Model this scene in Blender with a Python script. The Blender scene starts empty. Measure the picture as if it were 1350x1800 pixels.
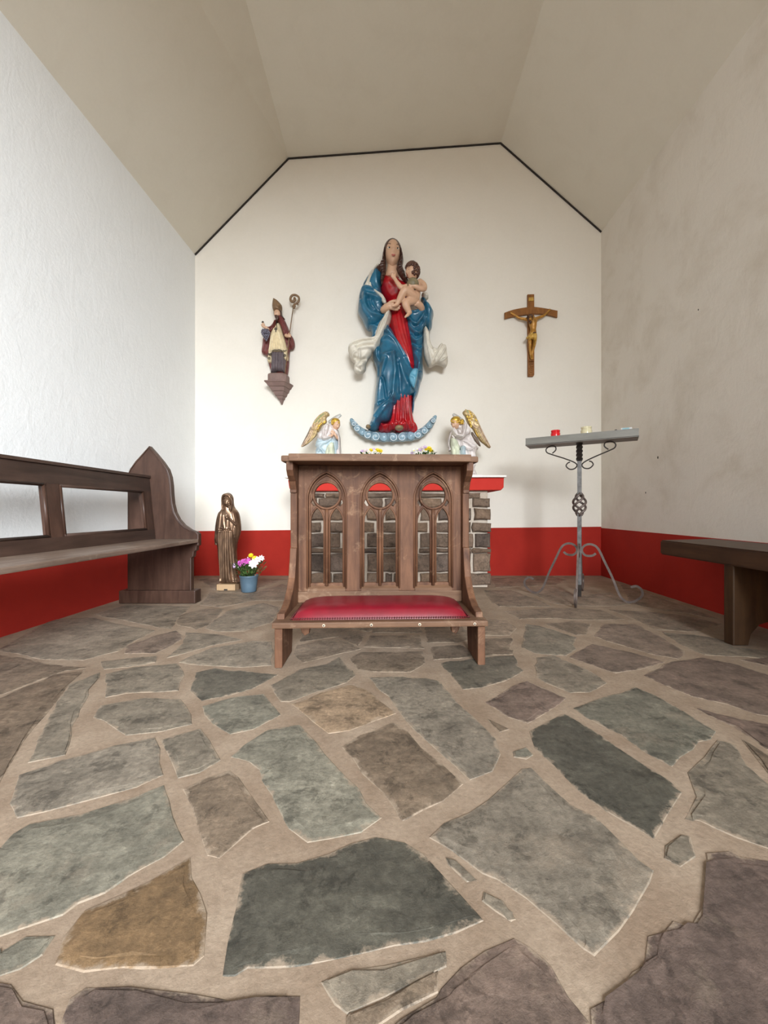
import bpy, bmesh, math, random
import numpy as np
from math import sin, cos, pi, radians, sqrt
from mathutils import Vector, Matrix
from mathutils.geometry import delaunay_2d_cdt

random.seed(7)
SC = bpy.context.scene
COL = SC.collection

# ------------------------------------------------------------------ camera
cam_d = bpy.data.cameras.new('camera')
cam_d.sensor_fit = 'VERTICAL'
cam_d.sensor_height = 36.0
cam_d.sensor_width = 27.0
cam_d.lens = 36.0 * 676.0 / 1800.0
cam_d.shift_x = -15.0 / 1800.0
cam_d.shift_y = -2.0 / 1800.0
cam_d.clip_start = 0.05
cam = bpy.data.objects.new('camera', cam_d)
cam.location = (0, 0, 0.65)
cam.rotation_euler = (pi / 2, 0, 0)
COL.objects.link(cam)
SC.camera = cam

# ------------------------------------------------------------------ sky, daylight, exposure
world = bpy.data.worlds.new('sky')
SC.world = world
world.use_nodes = True
bg = world.node_tree.nodes['Background']
bg.inputs['Color'].default_value = (0.86, 0.93, 1.0, 1)
bg.inputs['Strength'].default_value = 0.8


def area(name, loc, target, sx, sy, power, color):
    d = bpy.data.lights.new(name, 'AREA')
    d.shape = 'RECTANGLE'
    d.size, d.size_y = sx, sy
    d.energy = power
    d.color = color
    o = bpy.data.objects.new(name, d)
    o.location = loc
    o.rotation_euler = (Vector(target) - Vector(loc)).to_track_quat('-Z', 'Y').to_euler()
    COL.objects.link(o)
    return o


# the bright part of the sky, seen from inside only through the open front of the chapel
area('daylight_entrance', (2.8, -7.5, 3.9), (-.2, 0, 1.5), 6.0, 3.8, 3000, (0.895, 0.95, 1.0))

SC.view_settings.view_transform = 'Standard'
SC.view_settings.look = 'None'
SC.view_settings.gamma = 1.0
SC.view_settings.use_curve_mapping = False
SC.view_settings.exposure = 0.38
SC.cycles.use_denoising = True
SC.cycles.max_bounces = 10
SC.cycles.diffuse_bounces = 8


# ------------------------------------------------------------------ materials
def new_mat(name):
    m = bpy.data.materials.new(name)
    m.use_nodes = True
    nt = m.node_tree
    return m, nt, nt.nodes['Principled BSDF']


def noise(nt, scale, detail=5, rough=.6, stretch=(1, 1, 1), coord='Object', dist=0.0):
    tc = nt.nodes.new('ShaderNodeTexCoord')
    mp = nt.nodes.new('ShaderNodeMapping')
    mp.inputs['Scale'].default_value = stretch
    nz = nt.nodes.new('ShaderNodeTexNoise')
    nz.inputs['Scale'].default_value = scale
    nz.inputs['Detail'].default_value = detail
    nz.inputs['Roughness'].default_value = rough
    nz.inputs['Distortion'].default_value = dist
    nt.links.new(tc.outputs[coord], mp.inputs['Vector'])
    nt.links.new(mp.outputs['Vector'], nz.inputs['Vector'])
    return nz.outputs['Fac']


def ramp(nt, fac, stops, interp='LINEAR'):
    r = nt.nodes.new('ShaderNodeValToRGB')
    r.color_ramp.interpolation = interp
    el = r.color_ramp.elements
    while len(el) < len(stops):
        el.new(0.5)
    for e, (p, c) in zip(el, stops):
        e.position = p
        e.color = (c, c, c, 1) if isinstance(c, (int, float)) else (*c, 1)
    nt.links.new(fac, r.inputs['Fac'])
    return r.outputs['Color']


def mix(nt, fac, a, b, mode='MIX'):
    m = nt.nodes.new('ShaderNodeMix')
    m.data_type = 'RGBA'
    m.blend_type = mode
    for idx, v in ((0, fac), (6, a), (7, b)):
        if isinstance(v, (int, float)):
            m.inputs[idx].default_value = v
        elif isinstance(v, tuple):
            m.inputs[idx].default_value = (*v, 1)
        else:
            nt.links.new(v, m.inputs[idx])
    return m.outputs[2]


def bump(nt, bsdf, fac, strength=.3, dist=.01):
    b = nt.nodes.new('ShaderNodeBump')
    b.inputs['Strength'].default_value = strength
    b.inputs['Distance'].default_value = dist
    nt.links.new(fac, b.inputs['Height'])
    nt.links.new(b.outputs['Normal'], bsdf.inputs['Normal'])


def simple(name, color, rough=.5, metal=0.0, vary=.25, scale=30, stretch=(1, 1, 1), bmp=.0, coat=0.0, dark=None, bdist=.004):
    m, nt, b = new_mat(name)
    f = noise(nt, scale, 6, .65, stretch)
    lo = dark if dark else tuple(c * (1 - vary) for c in color)
    hi = tuple(min(1, c * (1 + vary * .6)) for c in color)
    nt.links.new(ramp(nt, f, [(.32, lo), (.68, hi)]), b.inputs['Base Color'])
    b.inputs['Roughness'].default_value = rough
    b.inputs['Metallic'].default_value = metal
    b.inputs['Coat Weight'].default_value = coat
    b.inputs['Coat Roughness'].default_value = .15
    if bmp:
        bump(nt, b, f, bmp, bdist)
    return m


def plaster(name, color, stain, bumpy=.35, stain_amt=.5):
    m, nt, b = new_mat(name)
    fine = noise(nt, 55, 8, .7)
    big = noise(nt, 3.2, 6, .62, dist=.4)
    trowel = noise(nt, 9, 5, .6, (1, 1, .55), dist=1.2)
    c = mix(nt, ramp(nt, big, [(.46, 0.0), (.72, stain_amt)]), color, stain)
    c = mix(nt, ramp(nt, fine, [(.35, .0), (.8, .12)]), c, tuple(x * .75 for x in color))
    nt.links.new(c, b.inputs['Base Color'])
    b.inputs['Roughness'].default_value = .85
    b.inputs['Specular IOR Level'].default_value = .2
    h = mix(nt, .35, trowel, fine)
    bump(nt, b, h, bumpy, .018)
    return m


M = {}
M['white_left'] = plaster('white_plaster', (.78, .79, .785), (.72, .73, .72), .26, .4)
M['white_back'] = plaster('smooth_white_plaster', (.785, .74, .66), (.72, .67, .58), .08, .35)
M['white_right'] = plaster('stained_white_plaster', (.735, .69, .62), (.56, .50, .41), .25, .55)
M['ceiling'] = plaster('ceiling_plaster', (.68, .64, .55), (.61, .565, .475), .06, .4)
M['red_wall'] = plaster('red_limewash', (.35, .022, .013), (.25, .013, .009), .12, .5)
M['red_lintel'] = plaster('red_masonry_paint', (.50, .035, .025), (.40, .022, .016), .1, .4)
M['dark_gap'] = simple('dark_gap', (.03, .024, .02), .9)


def mortar_mat(name, base=(.245, .176, .122), light=(.365, .283, .207)):
    m, nt, b = new_mat(name)
    f1 = noise(nt, 6, 6, .6)
    f2 = noise(nt, 90, 6, .7)
    c = ramp(nt, f1, [(.35, base), (.7, light)])
    c = mix(nt, ramp(nt, f2, [(.4, 0.0), (.75, .45)]), c, tuple(x * .55 for x in base))
    nt.links.new(c, b.inputs['Base Color'])
    b.inputs['Roughness'].default_value = .8
    b.inputs['Specular IOR Level'].default_value = .25
    bump(nt, b, mix(nt, .75, f1, f2), .35, .006)
    return m


M['mortar'] = mortar_mat('sandy_mortar')
M['lime_mortar'] = mortar_mat('pale_lime_mortar', (.46, .375, .295), (.62, .53, .44))


def stone_mat(name, dust=(.40, .33, .25), smear=1.0, rough=.55, bm=.45):
    """colour comes from each stone's own object colour; mortar smears on the rim."""
    m, nt, b = new_mat(name)
    oi = nt.nodes.new('ShaderNodeObjectInfo')
    tc = nt.nodes.new('ShaderNodeTexCoord')
    geo = nt.nodes.new('ShaderNodeNewGeometry')
    off = nt.nodes.new('ShaderNodeVectorMath')
    off.operation = 'ADD'
    sc = nt.nodes.new('ShaderNodeVectorMath')
    sc.operation = 'SCALE'
    cmb = nt.nodes.new('ShaderNodeCombineXYZ')
    for i in range(3):
        nt.links.new(oi.outputs['Random'], cmb.inputs[i])
    nt.links.new(cmb.outputs[0], sc.inputs[0])
    sc.inputs['Scale'].default_value = 23.0
    nt.links.new(geo.outputs['Position'], off.inputs[0])
    nt.links.new(sc.outputs[0], off.inputs[1])

    def nz(scale, det, rg, stretch=(1, 1, 1), rot=0, dist=0):
        mp = nt.nodes.new('ShaderNodeMapping')
        mp.inputs['Scale'].default_value = stretch
        mp.inputs['Rotation'].default_value = (0, 0, rot)
        n = nt.nodes.new('ShaderNodeTexNoise')
        n.inputs['Scale'].default_value = scale
        n.inputs['Detail'].default_value = det
        n.inputs['Roughness'].default_value = rg
        n.inputs['Distortion'].default_value = dist
        nt.links.new(off.outputs[0], mp.inputs['Vector'])
        nt.links.new(mp.outputs[0], n.inputs['Vector'])
        return n.outputs['Fac']
    cloud = nz(7, 9, .70, dist=.2)
    grain = nz(10, 7, .65, (1, 5, 1), .5)
    fine = nz(70, 6, .75)
    patch = nz(5, 9, .75, dist=.3)
    v = ramp(nt, cloud, [(.3, .60), (.7, 1.4)])
    c = mix(nt, 1.0, oi.outputs['Color'], v, 'MULTIPLY')
    v2 = ramp(nt, grain, [(.35, .88), (.65, 1.12)])
    c = mix(nt, 1.0, c, v2, 'MULTIPLY')
    v4 = ramp(nt, nz(13, 9, .75, dist=.35), [(.40, .60), (.46, 1.0), (.57, 1.0), (.63, 1.32)])
    c = mix(nt, 1.0, c, v4, 'MULTIPLY')
    v3 = ramp(nt, fine, [(.35, .68), (.7, 1.22)])
    c = mix(nt, 1.0, c, v3, 'MULTIPLY')
    c = mix(nt, ramp(nt, patch, [(.56, 0.0), (.72, .40)]), c, dust)
    at = nt.nodes.new('ShaderNodeAttribute')
    at.attribute_name = 'rim'
    ad = nt.nodes.new('ShaderNodeMath')
    ad.operation = 'ADD'
    sub = nt.nodes.new('ShaderNodeMath')
    sub.operation = 'MULTIPLY_ADD'
    nt.links.new(nz(26, 6, .7), sub.inputs[0])
    sub.inputs[1].default_value = 1.5
    sub.inputs[2].default_value = -.75
    nt.links.new(at.outputs['Fac'], ad.inputs[0])
    nt.links.new(sub.outputs[0], ad.inputs[1])
    c = mix(nt, ramp(nt, ad.outputs[0], [(.80, 0.0), (1.05, smear)]), c, tuple(min(1, x * 1.0) for x in dust))
    nt.links.new(c, b.inputs['Base Color'])
    nt.links.new(ramp(nt, cloud, [(.3, rough + .12), (.7, rough - .08)]), b.inputs['Roughness'])
    b.inputs['Specular IOR Level'].default_value = .4
    bump(nt, b, mix(nt, .35, cloud, fine), bm, .012)
    return m


M['flag'] = stone_mat('slate_flagstone', (.315, .245, .178), .8)
M['rubble'] = stone_mat('brown_rubble_stone', (.30, .235, .175), .25, .8, .9)


def wood(name, a, b_, rough=.55, scale=5, stretch=(1, 1, .12), bm=.25, wear=None):
    m, nt, b = new_mat(name)
    f = noise(nt, scale * 4, 7, .65, stretch, dist=.6)
    g = noise(nt, scale, 4, .6)
    c = ramp(nt, f, [(.3, a), (.7, b_)])
    c = mix(nt, ramp(nt, g, [(.4, 0.0), (.75, .5)]), c, tuple(x * .55 for x in a))
    if wear:
        w = noise(nt, scale * 2.2, 8, .75, dist=.8)
        c = mix(nt, ramp(nt, w, [(.56, 0.0), (.70, .6)]), c, wear)
    nt.links.new(c, b.inputs['Base Color'])
    b.inputs['Roughness'].default_value = rough
    b.inputs['Specular IOR Level'].default_value = .3
    bump(nt, b, f, bm, .004)
    return m


M['kneeler'] = wood('weathered_oak', (.055, .021, .010), (.185, .086, .044), .65, 5, (1, 1, .1), .4, (.30, .18, .105))
M['kneeler_h'] = wood('weathered_oak_rail', (.075, .035, .018), (.195, .106, .060), .65, 5, (.1, 1, 1), .4, (.32, .21, .135))
M['pew'] = wood('dark_pew_oak', (.036, .017, .011), (.090, .047, .032), .42, 5, (1, 1, .12), .2)
M['pew_h'] = wood('dark_pew_oak_rail', (.030, .017, .012), (.070, .040, .029), .42, 5, (1, .1, 1), .2)
M['pew_seat'] = wood('worn_pew_seat', (.115, .075, .055), (.27, .20, .155), .4, 5, (1, .08, 1), .2, (.36, .28, .21))
M['bench'] = wood('brown_bench_oak', (.040, .018, .009), (.085, .042, .021), .45, 5, (1, .1, 1), .25)
M['bench_leg'] = wood('brown_bench_leg_oak', (.034, .015, .006), (.080, .040, .016), .5, 5, (1, 1, .12), .25)
M['crosswood'] = wood('carved_walnut', (.19, .070, .014), (.33, .135, .032), .45, 12, (1, 1, .15), .25)
M['leather'] = simple('red_leather', (.16, .002, .010), .42, 0, .2, 12, bmp=.12, coat=.06, bdist=.002)
M['stud'] = simple('brown_stud', (.10, .02, .02), .35, .5)
M['plug'] = simple('pale_wood_plug', (.5, .4, .3), .6)
M['slab'] = simple('white_marble_slab', (.72, .69, .64), .4, 0, .08, 8)
M['blue'] = simple('blue_gloss_paint', (.014, .118, .200), .30, 0, .35, 7, coat=.3, dark=(.007, .066, .120))
M['blue_light'] = simple('pale_blue_gloss_paint', (.085, .29, .41), .35, 0, .2, 9, coat=.25)
M['red'] = simple('red_gloss_paint', (.42, .005, .010), .26, 0, .3, 8, coat=.35, dark=(.25, .003, .007))
M['cream_cloth'] = simple('cream_paint', (.70, .66, .57), .45, 0, .14, 9, dark=(.50, .46, .38))
M['skin'] = simple('flesh_paint', (.60, .37, .24), .42, 0, .08, 20)
M['hair'] = simple('dark_brown_hair_paint', (.070, .032, .022), .35, 0, .5, 60, (1, 1, .3))
M['hair_child'] = simple('brown_curl_paint', (.10, .04, .024), .4, 0, .5, 90)
M['globe'] = simple('olive_paint', (.20, .165, .09), .45, 0, .25, 20)
M['cloud'] = simple('blue_grey_cloud_paint', (.24, .36, .43), .35, 0, .35, 14, coat=.2)
M['cloud_light'] = simple('pale_cloud_paint', (.62, .70, .74), .35, 0, .12, 14, coat=.2)
M['shoe'] = simple('worn_bronze_paint', (.24, .17, .09), .45)
M['eye_white'] = simple('eye_white_paint', (.75, .70, .62), .3)
M['iris'] = simple('iris_paint', (.03, .018, .012), .25)
M['lips'] = simple('lip_paint', (.50, .16, .12), .4)
M['maroon'] = simple('maroon_paint', (.150, .032, .028), .5, 0, .4, 25)
M['purple_grey'] = simple('purple_grey_paint', (.125, .095, .10), .5, 0, .35, 25)
M['ivory'] = simple('ivory_paint', (.74, .62, .40), .5, 0, .15, 22, dark=(.56, .45, .27))
M['mitre'] = simple('brown_gold_paint', (.20, .115, .055), .5, 0, .4, 30)
M['ornament'] = simple('dark_ornament_paint', (.045, .035, .028), .5)
M['grape'] = simple('dark_grape_paint', (.15, .14, .18), .22, 0, .5, 60)
M['console'] = simple('brown_grey_console_paint', (.20, .125, .105), .6, 0, .2, 18)
M['gilt_wood'] = simple('gilded_wood', (.44, .21, .033), .40, .25, .35, 40)
M['gilt_light'] = simple('light_gilded_wood', (.56, .34, .07), .38, .3, .3, 40)
M['thorn'] = simple('dark_carved_wood', (.08, .028, .010), .5)
M['bronze'] = simple('bronze', (.25, .155, .095), .33, .72, .45, 26, (1, 1, .35), dark=(.085, .048, .031))
M['pale_wood'] = simple('pale_pine', (.42, .275, .15), .55, 0, .12, 12, (.2, 1, 1))
M['dark_wood'] = simple('dark_stained_pine', (.14, .085, .045), .5)
M['pot'] = simple('slate_blue_pot', (.080, .128, .170), .45, 0, .15, 10)
M['pot_grey'] = simple('grey_pot', (.42, .40, .36), .6)
M['soil'] = simple('soil', (.03, .02, .014), .95)
M['leaf'] = simple('leaf_green', (.055, .105, .025), .5, 0, .6, 40)
M['stem'] = simple('stem_green', (.16, .20, .06), .55)
M['brown_leaf'] = simple('dry_leaf', (.17, .08, .025), .6)
M['magenta'] = simple('magenta_petal', (.56, .10, .42), .5, 0, .25, 60)
M['lilac'] = simple('lilac_petal', (.60, .42, .62), .5)
M['yellow'] = simple('yellow_petal', (.80, .62, .01), .5, 0, .15, 40)
M['white_petal'] = simple('white_petal', (.72, .70, .67), .5, 0, .06, 40)
M['pink_petal'] = simple('pale_pink_petal', (.70, .58, .58), .5)
M['iron'] = simple('grey_iron', (.19, .185, .18), .45, .55, .3, 25, dark=(.10, .095, .09))
M['iron_dark'] = simple('dark_iron', (.050, .040, .034), .45, .6, .35, 25)
M['iron_legs'] = simple('brown_grey_iron', (.155, .12, .105), .45, .5, .3, 25)
M['tray'] = simple('brushed_grey_steel', (.21, .20, .175), .5, .3, .2, 14, (.2, 1, 1))
M['angel_white'] = simple('pinkish_white_paint', (.70, .645, .61), .5, 0, .14, 22, dark=(.52, .46, .44))
M['angel_blue'] = simple('pale_blue_paint', (.52, .61, .64), .5, 0, .25, 12, dark=(.30, .38, .42))
M['angel_green'] = simple('pale_green_paint', (.60, .62, .47), .5, 0, .25, 16)
M['angel_gold'] = simple('gold_paint', (.62, .40, .055), .34, .45, .4, 34, dark=(.28, .16, .03))
M['wing_gold'] = simple('faded_gilt_paint', (.50, .37, .17), .42, .25, .45, 45, dark=(.23, .155, .075))
M['wing_pink'] = simple('pinkish_gilt_paint', (.53, .38, .26), .45, .15, .4, 45, dark=(.28, .18, .12))
M['wing_green'] = simple('greenish_gilt_paint', (.27, .29, .13), .45, .1, .4, 45)
M['wing_dark'] = simple('dark_brown_wing_paint', (.20, .14, .10), .5, 0, .3, 40)  # dark brown paint of the far wing and one feather
M['halo'] = simple('grey_white_halo_paint', (.58, .57, .55), .45, 0, .12, 20)
M['label_blue'] = simple('pale_blue_card', (.35, .62, .72), .5)
M['label_white'] = simple('white_card', (.80, .82, .82), .5)
M['black_plastic'] = simple('black_plastic', (.012, .012, .012), .35)


def glass(name, color, emis=0.0):
    m, nt, b = new_mat(name)
    b.inputs['Base Color'].default_value = (*color, 1)
    b.inputs['Roughness'].default_value = .18
    b.inputs['Transmission Weight'].default_value = .35
    b.inputs['Subsurface Weight'].default_value = 0.0
    return m


M['red_glass'] = glass('red_votive_glass', (.85, .012, .02))
M['cream_glass'] = glass('cream_votive_glass', (.90, .82, .55))


# ------------------------------------------------------------------ mesh helpers
def link(o, parent=None):
    COL.objects.link(o)
    if parent is not None:
        o.parent = parent
    return o


def mesh_obj(name, verts, faces, mat=None, parent=None, smooth=True, fix=True):
    me = bpy.data.meshes.new(name)
    me.from_pydata([tuple(map(float, v)) for v in verts], [], faces)
    if fix:
        bm = bmesh.new()
        bm.from_mesh(me)
        bmesh.ops.recalc_face_normals(bm, faces=bm.faces)
        bm.to_mesh(me)
        bm.free()
    if smooth:
        me.polygons.foreach_set('use_smooth', [True] * len(me.polygons))
    if mat:
        me.materials.append(mat)
    o = bpy.data.objects.new(name, me)
    return link(o, parent)


def bm_obj(name, bm, mat, parent=None, smooth=False):
    bmesh.ops.recalc_face_normals(bm, faces=bm.faces)
    me = bpy.data.meshes.new(name)
    bm.to_mesh(me)
    bm.free()
    if smooth:
        me.polygons.foreach_set('use_smooth', [True] * len(me.polygons))
    me.materials.append(mat)
    return link(bpy.data.objects.new(name, me), parent)


def bm_box(bm, c, s, bevel=.0, rot=None, seg=2):
    r = bmesh.ops.create_cube(bm, size=1.0)
    vs = r['verts']
    bmesh.ops.scale(bm, vec=Vector(s), verts=vs)
    if bevel:
        es = list({e for v in vs for e in v.link_edges})
        rb = bmesh.ops.bevel(bm, geom=es, offset=bevel, segments=seg, profile=.6, affect='EDGES')
        vs = list({v for f in rb['faces'] for v in f.verts} | {v for v in vs if v.is_valid})
        allv = set(vs)
        stack = list(vs)
        while stack:
            v = stack.pop()
            for e in v.link_edges:
                w = e.other_vert(v)
                if w not in allv:
                    allv.add(w)
                    stack.append(w)
        vs = list(allv)
    if rot is not None:
        bmesh.ops.rotate(bm, cent=(0, 0, 0), matrix=rot, verts=vs)
    bmesh.ops.translate(bm, vec=Vector(c), verts=vs)
    return vs


def box(name, c, s, mat, parent=None, bevel=.004, rot=None):
    bm = bmesh.new()
    bm_box(bm, c, s, bevel, rot)
    return bm_obj(name, bm, mat, parent)


def curve_mesh(loops, depth, bevel=.0, res=1):
    """fill 2D loops (outer + holes) and extrude symmetrically; returns a mesh in XY, thickness along Z."""
    cu = bpy.data.curves.new('tmp', 'CURVE')
    cu.dimensions = '2D'
    cu.fill_mode = 'BOTH'
    cu.extrude = max(depth / 2 - bevel, 0)
    cu.bevel_depth = bevel
    cu.bevel_resolution = res
    cu.offset = -bevel
    for lp in loops:
        sp = cu.splines.new('POLY')
        sp.points.add(len(lp) - 1)
        for p, (x, y) in zip(sp.points, lp):
            p.co = (x, y, 0, 1)
        sp.use_cyclic_u = True
    o = bpy.data.objects.new('tmp', cu)
    COL.objects.link(o)
    dg = bpy.context.evaluated_depsgraph_get()
    me = bpy.data.meshes.new_from_object(o.evaluated_get(dg))
    bpy.data.objects.remove(o)
    bpy.data.curves.remove(cu)
    return me


def plate(name, loops, depth, mat, parent=None, bevel=.003, plane='XZ', at=0.0, res=1):
    """XZ: loops are (x,z), thickness along y centred at `at`. YZ: loops are (y,z), thickness along x."""
    me = curve_mesh(loops, depth, bevel, res)
    me.name = name
    n = len(me.vertices)
    co = np.empty(n * 3, np.float32)
    me.vertices.foreach_get('co', co)
    co = co.reshape(n, 3)
    out = np.empty_like(co)
    if plane == 'XZ':
        out[:, 0], out[:, 1], out[:, 2] = co[:, 0], at - co[:, 2], co[:, 1]
    else:
        out[:, 0], out[:, 1], out[:, 2] = at + co[:, 2], co[:, 0], co[:, 1]
    me.vertices.foreach_set('co', out.ravel())
    bm = bmesh.new()
    bm.from_mesh(me)
    bmesh.ops.remove_doubles(bm, verts=bm.verts, dist=1e-5)
    bmesh.ops.recalc_face_normals(bm, faces=bm.faces)
    for f in bm.faces:
        f.smooth = False
    bm.to_mesh(me)
    bm.free()
    me.materials.clear()
    me.materials.append(mat)
    return link(bpy.data.objects.new(name, me), parent)


def catmull(pts, n=6, closed=False):
    P = np.array(pts, float)
    m = len(P)
    out = []
    rng = range(m) if closed else range(m - 1)
    for i in rng:
        if closed:
            a, b, c, d = P[(i - 1) % m], P[i], P[(i + 1) % m], P[(i + 2) % m]
        else:
            a, b, c, d = P[max(i - 1, 0)], P[i], P[i + 1], P[min(i + 2, m - 1)]
        for k in range(n):
            t = k / n
            out.append(.5 * ((2 * b) + (-a + c) * t + (2 * a - 5 * b + 4 * c - d) * t * t + (-a + 3 * b - 3 * c + d) * t ** 3))
    if not closed:
        out.append(P[-1])
    return np.array(out)


def sweep_data(path, radius, n=8, section=None, twist=0.0, up=None, caps=True, round_caps=False):
    """tube of (x,y,z) path with radius (number or list) or a 2D section."""
    P = np.array(path, float)
    m = len(P)
    R = np.full(m, radius, float) if np.isscalar(radius) else np.array(radius, float)
    if round_caps:
        def cap(p, q, r):
            d = p - q
            d = d / (np.linalg.norm(d) + 1e-9)
            return [(p + d * r * .55, r * .83), (p + d * r * .9, r * .42), (p + d * r, r * .05)]
        a = cap(P[0], P[1], R[0])
        b = cap(P[-1], P[-2], R[-1])
        P = np.array([x[0] for x in a[::-1]] + list(P) + [x[0] for x in b])
        R = np.array([x[1] for x in a[::-1]] + list(R) + [x[1] for x in b])
        m = len(P)
    if section is None:
        section = [(cos(2 * pi * k / n), sin(2 * pi * k / n)) for k in range(n)]
    S = np.array(section, float)
    n = len(S)
    T = np.gradient(P, axis=0)
    T /= np.linalg.norm(T, axis=1)[:, None] + 1e-9
    u = np.array(up, float) if up is not None else (np.array([0, 0, 1.]) if abs(T[0][2]) < .9 else np.array([1., 0, 0]))
    verts = []
    for i in range(m):
        t = T[i]
        if up is not None:
            u = np.array(up, float)
        u = u - t * np.dot(u, t)
        u /= np.linalg.norm(u) + 1e-9
        w = np.cross(t, u)
        a = twist * i / max(m - 1, 1)
        ca, sa = cos(a), sin(a)
        for sx, sy in S:
            x, y = sx * ca - sy * sa, sx * sa + sy * ca
            verts.append(P[i] + (u * x + w * y) * R[i])
    faces = []
    for i in range(m - 1):
        for k in range(n):
            k2 = (k + 1) % n
            faces.append((i * n + k, i * n + k2, (i + 1) * n + k2, (i + 1) * n + k))
    if caps:
        faces.append(tuple(range(n - 1, -1, -1)))
        faces.append(tuple((m - 1) * n + k for k in range(n)))
    return verts, faces


def sweep(name, path, radius, mat, parent=None, smooth=True, **kw):
    v, f = sweep_data(path, radius, **kw)
    return mesh_obj(name, v, f, mat, parent, smooth)


def join_data(parts):
    V, Fc = [], []
    for v, f in parts:
        o = len(V)
        V += [tuple(x) for x in v]
        Fc += [tuple(i + o for i in q) for q in f]
    return V, Fc


def lathe_data(profile, n=24, c=(0, 0, 0)):
    V, Fc = [], []
    for r, z in profile:
        for k in range(n):
            V.append((c[0] + r * cos(2 * pi * k / n), c[1] + r * sin(2 * pi * k / n), c[2] + z))
    for i in range(len(profile) - 1):
        for k in range(n):
            k2 = (k + 1) % n
            Fc.append((i * n + k, i * n + k2, (i + 1) * n + k2, (i + 1) * n + k))
    Fc.append(tuple(range(n - 1, -1, -1)))
    Fc.append(tuple((len(profile) - 1) * n + k for k in range(n)))
    return V, Fc


def ball_data(c, r, nu=12, nv=8, rot=None):
    """ellipsoid; r a number or triple"""
    r = (r, r, r) if np.isscalar(r) else r
    V = [(0, 0, -1)]
    for j in range(1, nv):
        a = -pi / 2 + pi * j / nv
        for i in range(nu):
            V.append((cos(a) * cos(2 * pi * i / nu), cos(a) * sin(2 * pi * i / nu), sin(a)))
    V.append((0, 0, 1))
    Fc = []
    for i in range(nu):
        Fc.append((0, 1 + (i + 1) % nu, 1 + i))
    for j in range(nv - 2):
        for i in range(nu):
            a, b = 1 + j * nu + i, 1 + j * nu + (i + 1) % nu
            Fc.append((a, b, b + nu, a + nu))
    top = len(V) - 1
    for i in range(nu):
        Fc.append((top, 1 + (nv - 2) * nu + i, 1 + (nv - 2) * nu + (i + 1) % nu))
    V = np.array(V, float) * np.array(r)
    if rot is not None:
        V = V @ np.array(rot.to_3x3()).T
    return V + np.array(c), Fc


def ball(name, c, r, mat, parent=None, **kw):
    v, f = ball_data(c, r, **kw)
    return mesh_obj(name, v, f, mat, parent)


def thing(name, label, cat, loc=(0, 0, 0), rz=0.0, group=None):
    o = bpy.data.objects.new(name, None)
    o.empty_display_size = .1
    o.location = loc
    o.rotation_euler = (0, 0, rz)
    o['label'] = label
    o['category'] = cat
    if group:
        o['group'] = group
    return link(o)


def tag(o, label, cat, group=None):
    o['label'] = label
    o['category'] = cat
    if group:
        o['group'] = group
    return o


def struct(o):
    o['kind'] = 'structure'
    return o


# ---- carved pieces: an outline in drawing units (u right, v down) becomes a rounded solid with folds
class Draw:
    """drawing units -> metres for a figure standing at root; d0 is the distance the drawing was measured for,
    so a piece that stands nearer or farther than that is moved to where it belongs"""
    def __init__(self, u0, v0, s, root, d0):
        self.u0, self.v0, self.s, self.root, self.d0 = u0, v0, s, root, d0

    def shift(self, u, v, y):
        k = (self.root[1] + y) / self.d0 - 1
        return (self.root[0] + (u - self.u0) * self.s) * k, (self.root[2] + (self.v0 - v) * self.s - .65) * k

    def x(self, u):
        return (u - self.u0) * self.s

    def z(self, v):
        return (self.v0 - v) * self.s

    def p(self, u, v, y=0.0):
        a, b = self.shift(u, v, y)
        return (self.x(u) + a, y, self.z(v) + b)

    def at(self, u, v, y, yref):
        a, b = self.shift(u, v, yref)
        return (self.x(u) + a, y, self.z(v) + b)


def seg_dist(Q, A, B):
    """min distance of points Q to segments A[i]-B[i]"""
    best = np.full(len(Q), 1e9)
    for a, b in zip(A, B):
        d = b - a
        L = np.dot(d, d) + 1e-12
        t = np.clip(((Q - a) @ d) / L, 0, 1)
        e = Q - (a + t[:, None] * d)
        best = np.minimum(best, np.einsum('ij,ij->i', e, e))
    return np.sqrt(best)


def inside(Q, P):
    r = np.zeros(len(Q), bool)
    j = len(P) - 1
    for i in range(len(P)):
        xi, yi = P[i]
        xj, yj = P[j]
        c = ((yi > Q[:, 1]) != (yj > Q[:, 1])) & (Q[:, 0] < (xj - xi) * (Q[:, 1] - yi) / (yj - yi + 1e-12) + xi)
        r ^= c
        j = i
    return r


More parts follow.
